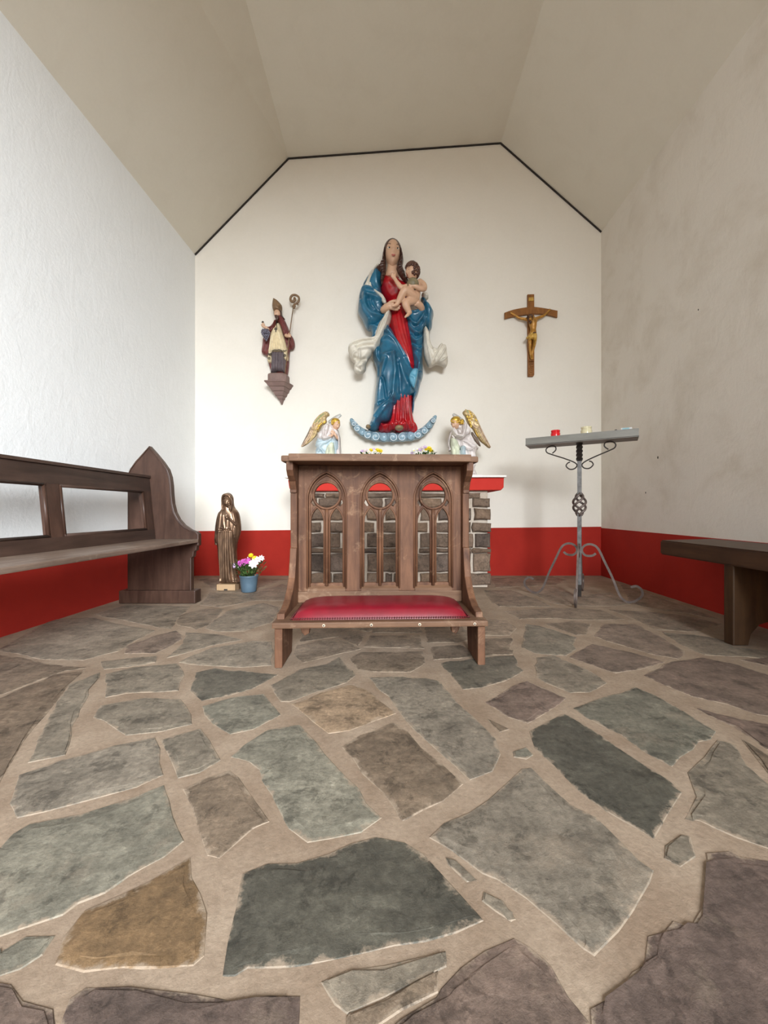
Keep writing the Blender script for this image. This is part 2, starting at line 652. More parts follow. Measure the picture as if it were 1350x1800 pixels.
def carve(name, D, outline, y0, bulge, R, mat, parent, folds=(), back=.3, res=12, sm=4, ripple=None, tilt=None):
    """D: Draw; y0 base plane (local y, front is -y); bulge in m, R rounding width in units.
    folds: (polyline, width, amp_m).  ripple: (amp, wavelength_u, angle)."""
    O = catmull(outline, sm, True) if sm > 1 else np.array(outline, float)
    # even spacing along the rim
    seg = np.linalg.norm(np.roll(O, -1, 0) - O, axis=1)
    cum = np.concatenate([[0], np.cumsum(seg)])
    nb = max(12, int(cum[-1] / res))
    tt = np.linspace(0, cum[-1], nb, endpoint=False)
    OO = np.vstack([O, O[:1]])
    B = np.stack([np.interp(tt, cum, OO[:, 0]), np.interp(tt, cum, OO[:, 1])], 1)
    lo, hi = B.min(0), B.max(0)
    gx = np.arange(lo[0], hi[0], res)
    gy = np.arange(lo[1], hi[1], res * .87)
    G = np.array([(x + (res / 2 if j % 2 else 0), y) for j, y in enumerate(gy) for x in gx])
    if len(G):
        G = G[inside(G, B)]
    if len(G):
        G = G[seg_dist(G, B, np.roll(B, -1, 0)) > res * .55]
    pts = [Vector(p) for p in B] + [Vector(p) for p in G]
    edges = [(i, (i + 1) % nb) for i in range(nb)]
    vv, ee, ff, ov, oe, of = delaunay_2d_cdt(pts, edges, [list(range(nb))], 1, 1e-4)
    Q = np.array([(v.x, v.y) for v in vv])
    rim = np.zeros(len(Q), bool)
    d = seg_dist(Q, B, np.roll(B, -1, 0))
    rim = d < 1e-3
    t = np.clip(d / R, 0, 1)
    prof = np.sqrt(np.clip(1 - (1 - t) ** 2, 0, 1))
    h0 = bulge * prof
    h = h0.copy()
    edge = np.clip(d / (res * 1.6), 0, 1)
    for pl, w, amp in folds:
        pl = np.array(pl, float)
        if len(pl) > 2:
            pl = catmull(pl, 4)
        dd = seg_dist(Q, pl[:-1], pl[1:]) if len(pl) > 1 else np.linalg.norm(Q - pl[0], axis=1)
        h += amp * np.exp(-(dd / w) ** 2) * edge
    if ripple:
        a, wl, ang = ripple
        k = Q[:, 0] * cos(ang) + Q[:, 1] * sin(ang)
        h += a * np.sin(2 * pi * k / wl + .9 * np.sin(Q[:, 1] / wl * 1.7)) * edge
    if tilt:
        base = y0 + (Q[:, 0] - D.u0) * tilt[0] + (Q[:, 1] - D.v0) * tilt[1]
    else:
        base = np.full(len(Q), y0)
    sx, sz = D.shift(*B.mean(0), y0 - .7 * bulge)
    X, Z = (Q[:, 0] - D.u0) * D.s + sx, (D.v0 - Q[:, 1]) * D.s + sz
    V = [tuple(p) for p in np.stack([X, base - h, Z], 1)]
    bidx = {}
    for i in range(len(Q)):
        if rim[i]:
            bidx[i] = i
        else:
            bidx[i] = len(V)
            V.append((X[i], base[i] + back * h0[i], Z[i]))
    F = []
    for f in ff:
        F.append(tuple(f))
        F.append(tuple(bidx[i] for i in reversed(f)))
    return mesh_obj(name, V, F, mat, parent)


def figure(name, D, chains, voxel, mat, parent, smooth=6, extra=()):
    """one continuous body: chains of (u, v, y_m, r_units) grown together by a voxel remesh."""
    parts = []
    mid = np.concatenate([np.array(ch, float) for ch in chains]).mean(0)
    sx, sz = D.shift(mid[0], mid[1], mid[2])
    for ch in chains:
        C = np.array(ch, float)
        C[:, 3] *= D.s
        P = np.stack([(C[:, 0] - D.u0) * D.s + sx, C[:, 2], (D.v0 - C[:, 1]) * D.s + sz, C[:, 3]], 1)
        if len(P) > 2:
            P = catmull(P, 4)
        parts.append(sweep_data(P[:, :3], np.maximum(P[:, 3], 1e-4), n=12, round_caps=True))
    parts += list(extra)
    V, Fc = join_data(parts)
    o = mesh_obj(name, V, Fc, mat, parent)
    md = o.modifiers.new('merge', 'REMESH')
    md.mode = 'VOXEL'
    md.voxel_size = voxel
    md.use_smooth_shade = True
    s = o.modifiers.new('soften', 'SMOOTH')
    s.factor = .5
    s.iterations = smooth
    return o


def head_data(c, h, rot, wide=.36, nu=40, nv=30):
    """a head of height h facing -y, as vertices + faces; also returns the transform"""
    V = []
    F = []
    for j in range(nv + 1):
        a = -pi / 2 + pi * j / nv
        for i in range(nu):
            b = 2 * pi * i / nu
            nx, ny, nz = cos(a) * sin(b), -cos(a) * cos(b), sin(a)
            x, y, z = nx * wide * h, ny * .43 * h, nz * .5 * h
            if nz < 0:
                x *= 1 - .30 * nz * nz
                y *= 1 - .10 * nz * nz
                if ny > 0:
                    y *= 1 + .28 * nz
            if ny < 0:
                g = lambda px, pz, sx, sz: math.exp(-((x - px * h) / (sx * h)) ** 2 - ((z - pz * h) / (sz * h)) ** 2)
                nose = math.exp(-(x / (.055 * h)) ** 2) * max(0, min(1, (.10 * h - z) / (.22 * h))) * (1 if z > -.13 * h else math.exp(-((z + .13 * h) / (.022 * h)) ** 2))
                y -= .125 * h * nose
                y += .045 * h * (g(.15, .03, .085, .05) + g(-.15, .03, .085, .05))
                y -= .018 * h * (g(.15, .115, .12, .035) + g(-.15, .115, .12, .035))
                y -= .030 * h * g(0, -.245, .10, .035)
                y += .014 * h * g(0, -.247, .13, .010)
                y -= .045 * h * g(0, -.40, .10, .07)
                y -= .015 * h * (g(.2, -.12, .09, .1) + g(-.2, -.12, .09, .1))
            else:
                y *= 1.06
            V.append((x, y, z))
    for j in range(nv):
        for i in range(nu):
            i2 = (i + 1) % nu
            F.append((j * nu + i, j * nu + i2, (j + 1) * nu + i2, (j + 1) * nu + i))
    Mx = Matrix.Translation(Vector(c)) @ rot.to_4x4()
    return [tuple(Mx @ Vector(v)) for v in V], F, Mx


def face_parts(head, Mx, h, brow=True, lips=True):
    """painted eyes, brows and lips as sub-parts of the head"""
    R3 = Mx.to_3x3()
    for s in (-1, 1):
        c = Mx @ Vector((s * .15 * h, -.325 * h, .03 * h))
        ball('eye', c, (.068 * h, .042 * h, .030 * h), M['eye_white'], head, nu=10, nv=8, rot=R3)
        c = Mx @ Vector((s * .15 * h, -.358 * h, .03 * h))
        ball('iris', c, (.031 * h, .014 * h, .030 * h), M['iris'], head, nu=8, nv=6, rot=R3)
        if brow:
            P = [Mx @ Vector((s * (.155 + dx) * h, -(.40 - abs(dx) * .35) * h, (.125 - dx * dx * 4 + .02) * h)) for dx in np.linspace(-.09, .10, 7)]
            sweep('eyebrow', [tuple(p) for p in P], [.004 * h, .009 * h, .011 * h, .011 * h, .010 * h, .008 * h, .004 * h], M['hair'], head, n=6)
    if lips:
        bits = [ball_data(Mx @ Vector((0, -.412 * h, -.245 * h)), (.085 * h, .028 * h, .017 * h), 12, 6, R3),
                ball_data(Mx @ Vector((0, -.415 * h, -.277 * h)), (.07 * h, .028 * h, .019 * h), 12, 6, R3)]
        v, f = join_data(bits)
        mesh_obj('lips', v, f, M['lips'], head)


def rot(yaw=0, pitch=0, roll=0):
    """yaw>0 turns the face to picture-right, pitch>0 nods down, roll>0 leans clockwise"""
    return Matrix.Rotation(radians(yaw), 3, 'Z') @ Matrix.Rotation(radians(pitch), 3, 'X') @ Matrix.Rotation(radians(roll), 3, 'Y')


# traced flagstones: (colour, outline in metres) and the altar stones (x0, x1, z0, z1)
STONES = [
((0.187,0.157,0.118), [(-0.946,0.997),(-1.011,1.103),(-1.122,1.282),(-1.215,1.446),(-1.183,1.55),(-1.05,1.31),(-0.935,1.114),(-0.874,1.027)]),
((0.187,0.157,0.118), [(-1.146,1.54),(-1.074,1.602),(-0.923,1.647),(-0.823,1.52),(-0.778,1.395),(-0.891,1.387),(-1.006,1.348)]),
((0.187,0.157,0.118), [(-0.977,1.289),(-0.856,1.343),(-0.737,1.328),(-0.642,1.229),(-0.616,1.174),(-0.686,1.135),(-0.774,1.119),(-0.853,1.168),(-0.942,1.216)]),
((0.085,0.078,0.06), [(-0.792,1.55),(-0.735,1.592),(-0.546,1.55),(-0.455,1.53),(-0.508,1.42),(-0.57,1.363),(-0.656,1.325),(-0.732,1.387)]),
((0.176,0.162,0.124), [(-0.634,1.282),(-0.563,1.348),(-0.46,1.371),(-0.359,1.229),(-0.418,1.151),(-0.476,1.124),(-0.542,1.174),(-0.601,1.229)]),
((0.207,0.176,0.136), [(-0.899,0.921),(-0.918,0.947),(-0.861,1.003),(-0.773,1.067),(-0.683,1.104),(-0.6,0.994),(-0.562,0.945),(-0.603,0.906),(-0.681,0.868),(-0.754,0.835),(-0.797,0.817),(-0.848,0.858)]),
((0.187,0.157,0.118), [(-0.655,1.093),(-0.63,1.114),(-0.576,1.151),(-0.517,1.093),(-0.45,1.005),(-0.48,0.96),(-0.52,0.938),(-0.582,1.009)]),
((0.176,0.13,0.09), [(-0.489,0.899),(-0.408,0.964),(-0.377,0.941),(-0.315,0.867),(-0.26,0.806),(-0.29,0.786),(-0.327,0.725),(-0.35,0.727),(-0.403,0.796)]),
((0.176,0.162,0.124), [(-0.427,1.017),(-0.412,1.072),(-0.372,1.144),(-0.282,1.169),(-0.219,1.08),(-0.145,0.981),(-0.08,0.904),(-0.027,0.817),(-0.066,0.782),(-0.121,0.764),(-0.168,0.756),(-0.212,0.789),(-0.276,0.879),(-0.338,0.972),(-0.371,1.003)]),
((0.187,0.157,0.118), [(-1.261,1.658),(-1.143,1.706),(-1.053,1.718),(-1.02,1.658),(-1.109,1.602),(-1.189,1.581)]),
((0.176,0.13,0.09), [(-1.365,1.296),(-1.356,1.42),(-1.352,1.53),(-1.259,1.571),(-1.222,1.455),(-1.111,1.242),(-1.057,1.114),(-0.997,1.009),(-0.942,0.923),(-0.936,0.888)]),
((0.176,0.13,0.09), [(-1.818,1.744),(-1.653,1.711),(-1.476,1.64),(-1.27,1.596),(-1.336,1.56),(-1.366,1.455),(-1.383,1.355),(-1.381,1.325)]),
((0.187,0.157,0.118), [(-1.853,1.796),(-2.034,2.302),(-1.837,2.357),(-1.582,2.216),(-1.291,2.098),(-1.292,1.928),(-1.273,1.783),(-1.348,1.682),(-1.514,1.682),(-1.716,1.757)]),
((0.187,0.157,0.118), [(-1.886,2.419),(-1.843,2.664),(-1.534,2.634),(-1.375,2.605),(-1.29,2.302),(-1.221,2.117),(-1.578,2.28)]),
((0.176,0.13,0.09), [(-1.329,2.395),(-1.261,2.549),(-1.122,2.549),(-1.048,2.216),(-1.082,2.117),(-1.23,2.195)]),
((0.144,0.102,0.08), [(-1.282,1.838),(-1.248,1.993),(-1.176,2.098),(-1.072,1.96),(-1.071,1.838),(-1.081,1.757),(-1.225,1.757)]),
((0.187,0.157,0.118), [(-1.105,2.062),(-0.925,2.027),(-0.759,1.944),(-0.876,1.853),(-0.946,1.757),(-1.003,1.706),(-1.032,1.897)]),
((0.187,0.157,0.118), [(-1.045,2.136),(-1.071,2.496),(-0.915,2.725),(-0.761,2.605),(-0.709,2.258),(-0.801,2.08),(-0.938,2.08)]),
((0.187,0.157,0.118), [(-0.92,1.658),(-0.862,1.824),(-0.7,1.928),(-0.6,1.912),(-0.51,1.624),(-0.626,1.602),(-0.78,1.613),(-0.863,1.635)]),
((0.176,0.13,0.09), [(-1.332,2.664),(-1.456,3.078),(-1.157,2.963),(-0.984,3.435),(-0.747,3.078),(-0.791,2.789),(-1.013,2.789),(-1.155,2.594)]),
((0.176,0.13,0.09), [(-1.883,3.703),(-1.388,3.078),(-1.196,3.062),(-1.052,3.537),(-0.971,3.668),(-1.767,3.738)]),
((0.176,0.162,0.124), [(-0.779,0.732),(-0.759,0.744),(-0.766,0.775),(-0.756,0.796),(-0.665,0.829),(-0.599,0.866),(-0.541,0.912),(-0.467,0.818),(-0.416,0.758),(-0.429,0.723),(-0.47,0.69),(-0.492,0.659),(-0.522,0.638),(-0.532,0.621),(-0.582,0.602),(-0.602,0.59),(-0.624,0.586)]),
((0.18,0.112,0.056), [(-0.484,0.553),(-0.502,0.59),(-0.5,0.624),(-0.466,0.648),(-0.429,0.674),(-0.379,0.719),(-0.358,0.682),(-0.326,0.652),(-0.299,0.624),(-0.276,0.565),(-0.286,0.553),(-0.326,0.549),(-0.38,0.549),(-0.436,0.544)]),
((0.176,0.162,0.124), [(-0.595,0.565),(-0.579,0.568),(-0.558,0.587),(-0.522,0.587),(-0.515,0.565),(-0.53,0.549),(-0.552,0.54),(-0.567,0.538)]),
((0.107,0.076,0.062), [(-0.431,0.513),(-0.422,0.523),(-0.362,0.522),(-0.272,0.516),(-0.214,0.512),(-0.169,0.517),(-0.123,0.515),(-0.116,0.471),(-0.139,0.447),(-0.384,0.447),(-0.419,0.487)]),
((0.144,0.102,0.08), [(-0.572,0.529),(-0.523,0.529),(-0.489,0.509),(-0.445,0.501),(-0.429,0.487),(-0.397,0.447),(-0.483,0.447)]),
((0.085,0.078,0.06), [(-0.236,0.538),(-0.25,0.58),(-0.255,0.633),(-0.268,0.688),(-0.231,0.706),(-0.177,0.708),(-0.126,0.728),(-0.082,0.755),(-0.032,0.768),(0.026,0.755),(0.057,0.73),(0.097,0.676),(0.124,0.639),(0.142,0.613),(0.099,0.595),(0.052,0.583),(0.004,0.577),(-0.042,0.566),(-0.088,0.558),(-0.132,0.553),(-0.165,0.55),(-0.206,0.548),(-0.22,0.538)]),
((0.187,0.157,0.118), [(-0.098,0.533),(-0.065,0.543),(-0.011,0.553),(0.078,0.566),(0.074,0.553),(0.033,0.533),(-0.016,0.515),(-0.059,0.499),(-0.078,0.512)]),
((0.176,0.13,0.09), [(-0.059,0.494),(-0.01,0.511),(0.033,0.53),(0.066,0.542),(0.058,0.521),(0.012,0.504),(-0.021,0.487),(-0.058,0.485)]),
((0.144,0.102,0.08), [(0.134,0.566),(0.186,0.586),(0.205,0.574),(0.228,0.553),(0.234,0.515),(0.249,0.487),(0.245,0.447),(-0.026,0.447),(-0.021,0.471),(0.012,0.493),(0.059,0.515),(0.066,0.523),(0.099,0.548)]),
((0.187,0.157,0.118), [(0.098,0.723),(0.115,0.715),(0.146,0.678),(0.133,0.679),(0.106,0.706)]),
((0.187,0.157,0.118), [(0.156,0.657),(0.18,0.643),(0.196,0.616),(0.188,0.611),(0.166,0.629),(0.152,0.643)]),
((0.207,0.176,0.136), [(0.329,0.968),(0.354,0.976),(0.376,0.902),(0.396,0.85),(0.434,0.815),(0.449,0.758),(0.46,0.717),(0.472,0.7),(0.453,0.676),(0.392,0.632),(0.351,0.598),(0.297,0.563),(0.284,0.574),(0.258,0.61),(0.224,0.646),(0.183,0.68),(0.164,0.692),(0.117,0.735),(0.077,0.768),(0.11,0.8),(0.167,0.826),(0.267,0.915)]),
((0.187,0.157,0.118), [(0.53,0.748),(0.577,0.773),(0.598,0.768),(0.569,0.725),(0.529,0.704),(0.51,0.721)]),
((0.187,0.157,0.118), [(0.737,0.959),(0.826,1.017),(0.923,1.093),(0.949,1.074),(0.908,0.992),(0.894,0.931),(0.884,0.842),(0.786,0.718),(0.726,0.743),(0.686,0.768),(0.644,0.809),(0.618,0.811),(0.694,0.875)]),
((0.107,0.076,0.062), [(0.597,0.73),(0.645,0.735),(0.653,0.722),(0.696,0.717),(0.742,0.706),(0.616,0.548),(0.503,0.447),(0.235,0.447),(0.261,0.501),(0.304,0.517),(0.337,0.543),(0.361,0.548),(0.391,0.589),(0.422,0.591),(0.449,0.61),(0.467,0.604),(0.51,0.632),(0.558,0.676)]),
((0.085,0.078,0.06), [(0.405,1.135),(0.467,1.18),(0.547,1.229),(0.584,1.168),(0.619,1.054),(0.643,0.984),(0.669,0.93),(0.668,0.888),(0.59,0.827),(0.518,0.768),(0.495,0.799),(0.465,0.838),(0.431,0.902),(0.416,0.984),(0.388,1.054)]),
((0.176,0.162,0.124), [(0.599,1.268),(0.766,1.355),(0.896,1.42),(0.93,1.355),(0.947,1.242),(0.953,1.135),(0.821,1.054),(0.713,0.984),(0.682,1.045),(0.666,1.124),(0.635,1.168)]),
((0.144,0.102,0.08), [(0.999,1.53),(1.21,1.658),(1.376,1.706),(1.462,1.635),(1.494,1.53),(1.538,1.492),(1.241,1.204),(1.166,1.229),(1.123,1.296),(1.056,1.355),(1.017,1.437)]),
((0.144,0.102,0.08), [(1.0,1.275),(1.042,1.242),(1.146,1.174),(1.187,1.151),(1.059,1.027),(1.025,1.05),(1.026,1.114),(1.032,1.168),(1.005,1.229)]),
((0.176,0.13,0.09), [(0.995,1.093),(0.998,1.022),(1.032,1.001),(0.959,0.93),(0.928,0.945),(0.952,1.009)]),
((0.187,0.157,0.118), [(0.637,1.706),(0.732,1.731),(0.802,1.571),(0.815,1.455),(0.708,1.387),(0.636,1.379),(0.584,1.455),(0.564,1.511)]),
((0.085,0.078,0.06), [(0.202,1.646),(0.351,1.697),(0.459,1.723),(0.543,1.73),(0.534,1.569),(0.43,1.474),(0.337,1.422),(0.26,1.404),(0.241,1.479)]),
((0.144,0.102,0.08), [(0.317,1.31),(0.404,1.387),(0.518,1.473),(0.563,1.403),(0.603,1.34),(0.53,1.268),(0.415,1.18),(0.368,1.216)]),
((0.144,0.102,0.08), [(0.787,1.706),(0.971,1.882),(1.098,1.77),(1.174,1.658),(1.015,1.581),(0.893,1.55),(0.835,1.635)]),
((0.144,0.102,0.08), [(1.05,1.993),(1.216,2.216),(1.399,2.216),(1.389,1.993),(1.36,1.783),(1.255,1.694),(1.166,1.757),(1.093,1.897)]),
((0.176,0.162,0.124), [(0.679,1.993),(0.767,2.216),(0.828,2.183),(0.944,1.976),(0.855,1.81),(0.782,1.736),(0.647,1.757),(0.616,1.838)]),
((0.176,0.13,0.09), [(0.868,2.224),(1.058,2.267),(1.144,2.216),(1.024,2.027),(0.965,2.02)]),
((0.176,0.13,0.09), [(0.727,2.496),(1.078,2.582),(1.374,2.527),(1.395,2.311),(1.146,2.293),(0.987,2.334),(0.765,2.32)]),
((0.176,0.13,0.09), [(1.421,2.538),(1.623,2.485),(1.826,2.395),(1.896,2.216),(1.626,2.073),(1.447,2.109),(1.454,2.324)]),
((0.187,0.157,0.118), [(1.453,2.069),(1.585,2.02),(1.674,1.944),(1.619,1.81),(1.776,1.77),(1.7,1.694),(1.41,1.736),(1.402,1.838)]),
((0.176,0.13,0.09), [(0.748,3.16),(0.973,3.16),(1.075,2.836),(1.078,2.617),(0.734,2.617),(0.705,2.725)]),
((0.176,0.13,0.09), [(1.083,3.229),(1.404,3.319),(1.391,2.912),(1.732,3.062),(1.659,2.676),(1.422,2.617),(1.137,2.688)]),
((0.176,0.13,0.09), [(0.549,2.32),(0.691,2.284),(0.687,2.136),(0.613,2.009),(0.476,2.009)]),
((0.176,0.13,0.09), [(0.464,1.96),(0.619,1.976),(0.552,1.81),(0.494,1.762),(0.413,1.744)]),
((0.176,0.13,0.09), [(0.294,1.203),(0.35,1.145),(0.318,1.131)]),
((0.176,0.162,0.124), [(0.329,1.04),(0.368,1.062),(0.375,1.027),(0.35,1.011),(0.325,1.02)]),
((0.144,0.102,0.08), [(1.518,1.677),(1.725,1.718),(1.598,1.592)]),
((0.176,0.13,0.09), [(2.078,3.537),(2.018,3.039),(1.987,2.533),(1.97,2.302),(1.883,2.434),(1.711,2.577),(1.69,2.725)]),
((0.176,0.13,0.09), [(0.946,3.738),(1.585,3.798),(1.652,3.624),(1.432,3.386),(1.107,3.301),(0.88,3.265)]),
((0.187,0.157,0.118), [(-0.454,1.439),(-0.381,1.577),(-0.282,1.635),(-0.236,1.71),(-0.146,1.522),(-0.173,1.463),(-0.267,1.386),(-0.35,1.313),(-0.382,1.313)]),
((0.29,0.205,0.132), [(-0.338,1.295),(-0.257,1.373),(-0.156,1.442),(-0.089,1.393),(-0.052,1.323),(0.009,1.237),(-0.047,1.194),(-0.124,1.142),(-0.189,1.129),(-0.247,1.192)]),
((0.176,0.13,0.09), [(-0.141,1.058),(-0.088,1.116),(0.0,1.181),(0.045,1.131),(0.078,1.058),(0.126,0.987),(0.167,0.918),(0.111,0.864),(0.024,0.811),(-0.017,0.887),(-0.066,0.951),(-0.11,1.017)]),
((0.207,0.176,0.136), [(-0.089,1.501),(0.03,1.508),(0.133,1.496),(0.182,1.474),(0.22,1.31),(0.257,1.214),(0.293,1.102),(0.288,1.025),(0.247,0.965),(0.188,0.931),(0.152,0.994),(0.097,1.093),(0.036,1.214),(-0.013,1.351)]),
((0.176,0.13,0.09), [(-0.193,1.699),(-0.14,1.779),(0.14,1.779),(0.142,1.646),(0.077,1.553),(-0.077,1.558),(-0.141,1.584)]),
((0.176,0.13,0.09), [(0.182,1.681),(0.191,1.841),(0.331,1.867),(0.396,1.744),(0.56,1.803),(0.543,1.748),(0.391,1.725)]),
((0.176,0.13,0.09), [(-0.465,1.867),(-0.282,1.973),(-0.148,1.816),(-0.238,1.755),(-0.381,1.646),(-0.447,1.744)]),
((0.176,0.13,0.09), [(-0.136,1.841),(-0.119,2.009),(0.139,2.009),(0.152,1.816)]),
((0.176,0.13,0.09), [(-0.488,2.106),(-0.327,2.212),(-0.141,2.041),(-0.165,1.854),(-0.275,1.994),(-0.461,1.908)]),
((0.176,0.13,0.09), [(-0.101,2.056),(-0.092,2.329),(0.149,2.329),(0.162,2.056)]),
((0.176,0.13,0.09), [(0.169,1.908),(0.182,2.175),(0.377,2.249),(0.42,1.979),(0.318,1.899)]),
((0.176,0.13,0.09), [(-0.355,2.249),(-0.346,2.506),(-0.125,2.53),(-0.108,2.089),(-0.133,2.073)]),
((0.176,0.13,0.09), [(0.164,2.212),(0.15,2.53),(0.353,2.555),(0.39,2.329)]),
]
ALTAR_STONES = [(-0.838,-0.575,0.761,0.799),(-0.561,-0.239,0.761,0.799),(-0.217,0.053,0.761,0.799),(0.228,0.491,0.761,0.799),(0.55,0.74,0.761,0.799),(-0.795,-0.641,0.685,0.756),(-0.622,-0.437,0.685,0.756),(-0.418,-0.247,0.685,0.756),(-0.196,-0.086,0.685,0.756),(-0.064,0.111,0.685,0.756),(0.133,0.228,0.685,0.756),(0.243,0.411,0.685,0.756),(0.436,0.637,0.685,0.756),(0.678,0.82,0.685,0.756),(-0.795,-0.714,0.574,0.668),(-0.692,-0.546,0.574,0.668),(-0.524,-0.239,0.574,0.668),(-0.213,-0.09,0.574,0.668),(-0.057,0.206,0.574,0.668),(0.236,0.352,0.574,0.668),(0.389,0.659,0.574,0.668),(0.689,0.824,0.574,0.668),(-0.802,-0.608,0.472,0.552),(-0.554,-0.371,0.472,0.552),(-0.356,-0.155,0.472,0.552),(-0.111,0.065,0.472,0.552),(0.097,0.294,0.472,0.552),(0.338,0.659,0.472,0.552),(0.678,0.83,0.472,0.552),(-0.795,-0.554,0.343,0.459),(-0.532,-0.444,0.343,0.459),(-0.415,-0.239,0.343,0.459),(-0.213,0.065,0.343,0.459),(0.085,0.214,0.343,0.459),(0.236,0.594,0.343,0.459),(0.623,0.678,0.343,0.459),(0.699,0.823,0.343,0.459),(-0.765,-0.385,0.297,0.333),(-0.356,-0.108,0.297,0.333),(-0.093,0.184,0.297,0.333),(0.228,0.494,0.297,0.333),(0.521,0.667,0.297,0.333),(0.681,0.83,0.297,0.333),(-0.798,-0.543,0.139,0.286),(-0.524,-0.239,0.139,0.286),(-0.213,0.065,0.139,0.286),(0.085,0.323,0.139,0.286),(0.345,0.659,0.139,0.286),(0.684,0.827,0.139,0.286),(-0.798,-0.517,0.028,0.123),(-0.499,-0.239,0.028,0.123),(-0.213,-0.093,0.028,0.123),(-0.058,-0.003,0.028,0.123),(0.016,0.199,0.028,0.123),(0.234,0.521,0.028,0.123),(0.542,0.827,0.028,0.123)]


# ================================================================== the room
D = 3.88
FRONT = -2.4
LE, LF, RF, RE = (-1.992, 3.233), (-1.050, 4.203), (1.0905, 4.358), (2.106, 3.462)


def along(p, v, y):
    """a ceiling or wall line followed from the back wall to depth y"""
    return (p[0] + v * (y - D), y, p[1])


VL, VLF, VRF, VR = .0175, -.0237, -.0074, .0178


def prism_obj(name, quad, off, mat, kind=True):
    """a slab from 4+ corner points (one face) thickened by the vector off"""
    n = len(quad)
    V = [tuple(p) for p in quad] + [tuple(np.array(p) + np.array(off)) for p in quad]
    F = [tuple(range(n)), tuple(range(2 * n - 1, n - 1, -1))] + [(i, (i + 1) % n, n + (i + 1) % n, n + i) for i in range(n)]
    o = mesh_obj(name, V, F, mat, smooth=False)
    return struct(o) if kind else o


zb = -.05
prism_obj('wall_left', [along((LE[0], zb), VL, FRONT), along((LE[0], zb), VL, D + .1), along(LE, VL, D + .1), along(LE, VL, FRONT)], (-.12, 0, 0), M['white_left'])
prism_obj('wall_right', [along((RE[0], zb), VR, FRONT), along((RE[0], zb), VR, D + .1), along(RE, VR, D + .1), along(RE, VR, FRONT)], (.12, 0, 0), M['white_right'])
prism_obj('wall_back', [(LE[0] - .1, D, zb), (RE[0] + .1, D, zb), (RE[0] + .1, D, RE[1] + .02), (RF[0], D, RF[1] + .06), (LF[0], D, LF[1] + .06), (LE[0] - .1, D, LE[1] + .02)], (0, .12, 0), M['white_back'])

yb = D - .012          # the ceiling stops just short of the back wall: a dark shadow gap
cs = [(LE, VL), (LF, VLF), (RF, VRF), (RE, VR)]
V = []
for y in (FRONT, yb):
    V += [along(p, v, y) for p, v in cs]
for y in (FRONT, yb):
    V += [tuple(np.array(along(p, v, y)) + np.array((dx, 0, .12))) for (p, v), dx in zip(cs, (-.12, 0, 0, .12))]
F = []
for a in (0, 1, 2):
    F += [(a, a + 1, a + 5, a + 4), (a + 8, a + 12, a + 13, a + 9), (a, a + 8, a + 9, a + 1), (a + 4, a + 5, a + 13, a + 12)]
F += [(0, 4, 12, 8), (3, 11, 15, 7)]
struct(mesh_obj('ceiling', V, F, M['ceiling'], smooth=False))
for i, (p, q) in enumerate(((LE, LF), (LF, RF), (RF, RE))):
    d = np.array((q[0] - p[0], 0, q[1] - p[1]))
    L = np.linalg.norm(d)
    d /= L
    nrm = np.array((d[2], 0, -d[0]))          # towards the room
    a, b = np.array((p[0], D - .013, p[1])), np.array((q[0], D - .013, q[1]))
    prism_obj('shadow_strip_%d' % (i + 1), [a - nrm * .02, b - nrm * .02, b + nrm * .011, a + nrm * .011], (0, .012, 0), M['dark_gap'])  # dark strip whose colour stands for the shadow line along the ceiling edge

# front: two piers and a lintel around the open entrance
prism_obj('wall_front', [along((LE[0], zb), VL, FRONT), (-1.55, FRONT, zb), (-1.55, FRONT, 3.1), (1.75, FRONT, 3.1), (1.75, FRONT, zb), along((RE[0], zb), VR, FRONT),
          along(RE, VR, FRONT), along(RF, VRF, FRONT), along(LF, VLF, FRONT), along(LE, VL, FRONT)], (0, -.2, 0), M['white_right'])

# unseen ground added outside the entrance to block light from below
struct(box('ground', (0, -7.6, -.08), (18, 10.2, .1), M['mortar'], None, 0))

# red limewashed plinth bands
t = .006
prism_obj('baseboard_back', [(LE[0] + .003, D, -.01), (RE[0] - .003, D, -.01), (RE[0] - .003, D, .490), (LE[0] + .003, D, .446)], (0, -t, 0), M['red_wall'])
prism_obj('baseboard_left', [along((LE[0], -.01), VL, FRONT + .01), along((LE[0], -.01), VL, D - .001), along((LE[0], .446), VL, D - .001), along((LE[0], .44), VL, FRONT + .01)], (t, 0, 0), M['red_wall'])
prism_obj('baseboard_right', [along((RE[0], -.01), VR, FRONT + .01), along((RE[0], -.01), VR, D - .001), along((RE[0], .478), VR, D - .001), along((RE[0], .456), VR, FRONT + .01)], (-t, 0, 0), M['red_wall'])

wr = bpy.data.objects['wall_right']
for (y, z, r) in ((3.03, 1.07, .011), (3.18, .80, .008), (2.62, 2.02, .006)):
    ball('nail_hole', (along((RE[0], 0), VR, y)[0], y, z), (.003, r * .6, r), M['dark_gap'], wr, nu=8, nv=6)

# ------------------------------------------------------------------ floor: mortar bed with flagstones set in it
MZ = -.0022
nx, ny = 90, 130
xs, ys = np.linspace(-2.12, 2.12, nx), np.linspace(FRONT - .1, D + .02, ny)
rg = np.random.default_rng(3)
hz = rg.normal(0, .0004, (ny, nx))
V = [(x, y, MZ + hz[j, i]) for j, y in enumerate(ys) for i, x in enumerate(xs)]
F = [(j * nx + i, j * nx + i + 1, (j + 1) * nx + i + 1, (j + 1) * nx + i) for j in range(ny - 1) for i in range(nx - 1)]
k = len(V)
V += [(-2.12, FRONT - .1, -.1), (2.12, FRONT - .1, -.1), (2.12, D + .02, -.1), (-2.12, D + .02, -.1)]
F.append((k + 3, k + 2, k + 1, k))
floor = struct(mesh_obj('floor', V, F, M['mortar'], fix=False))


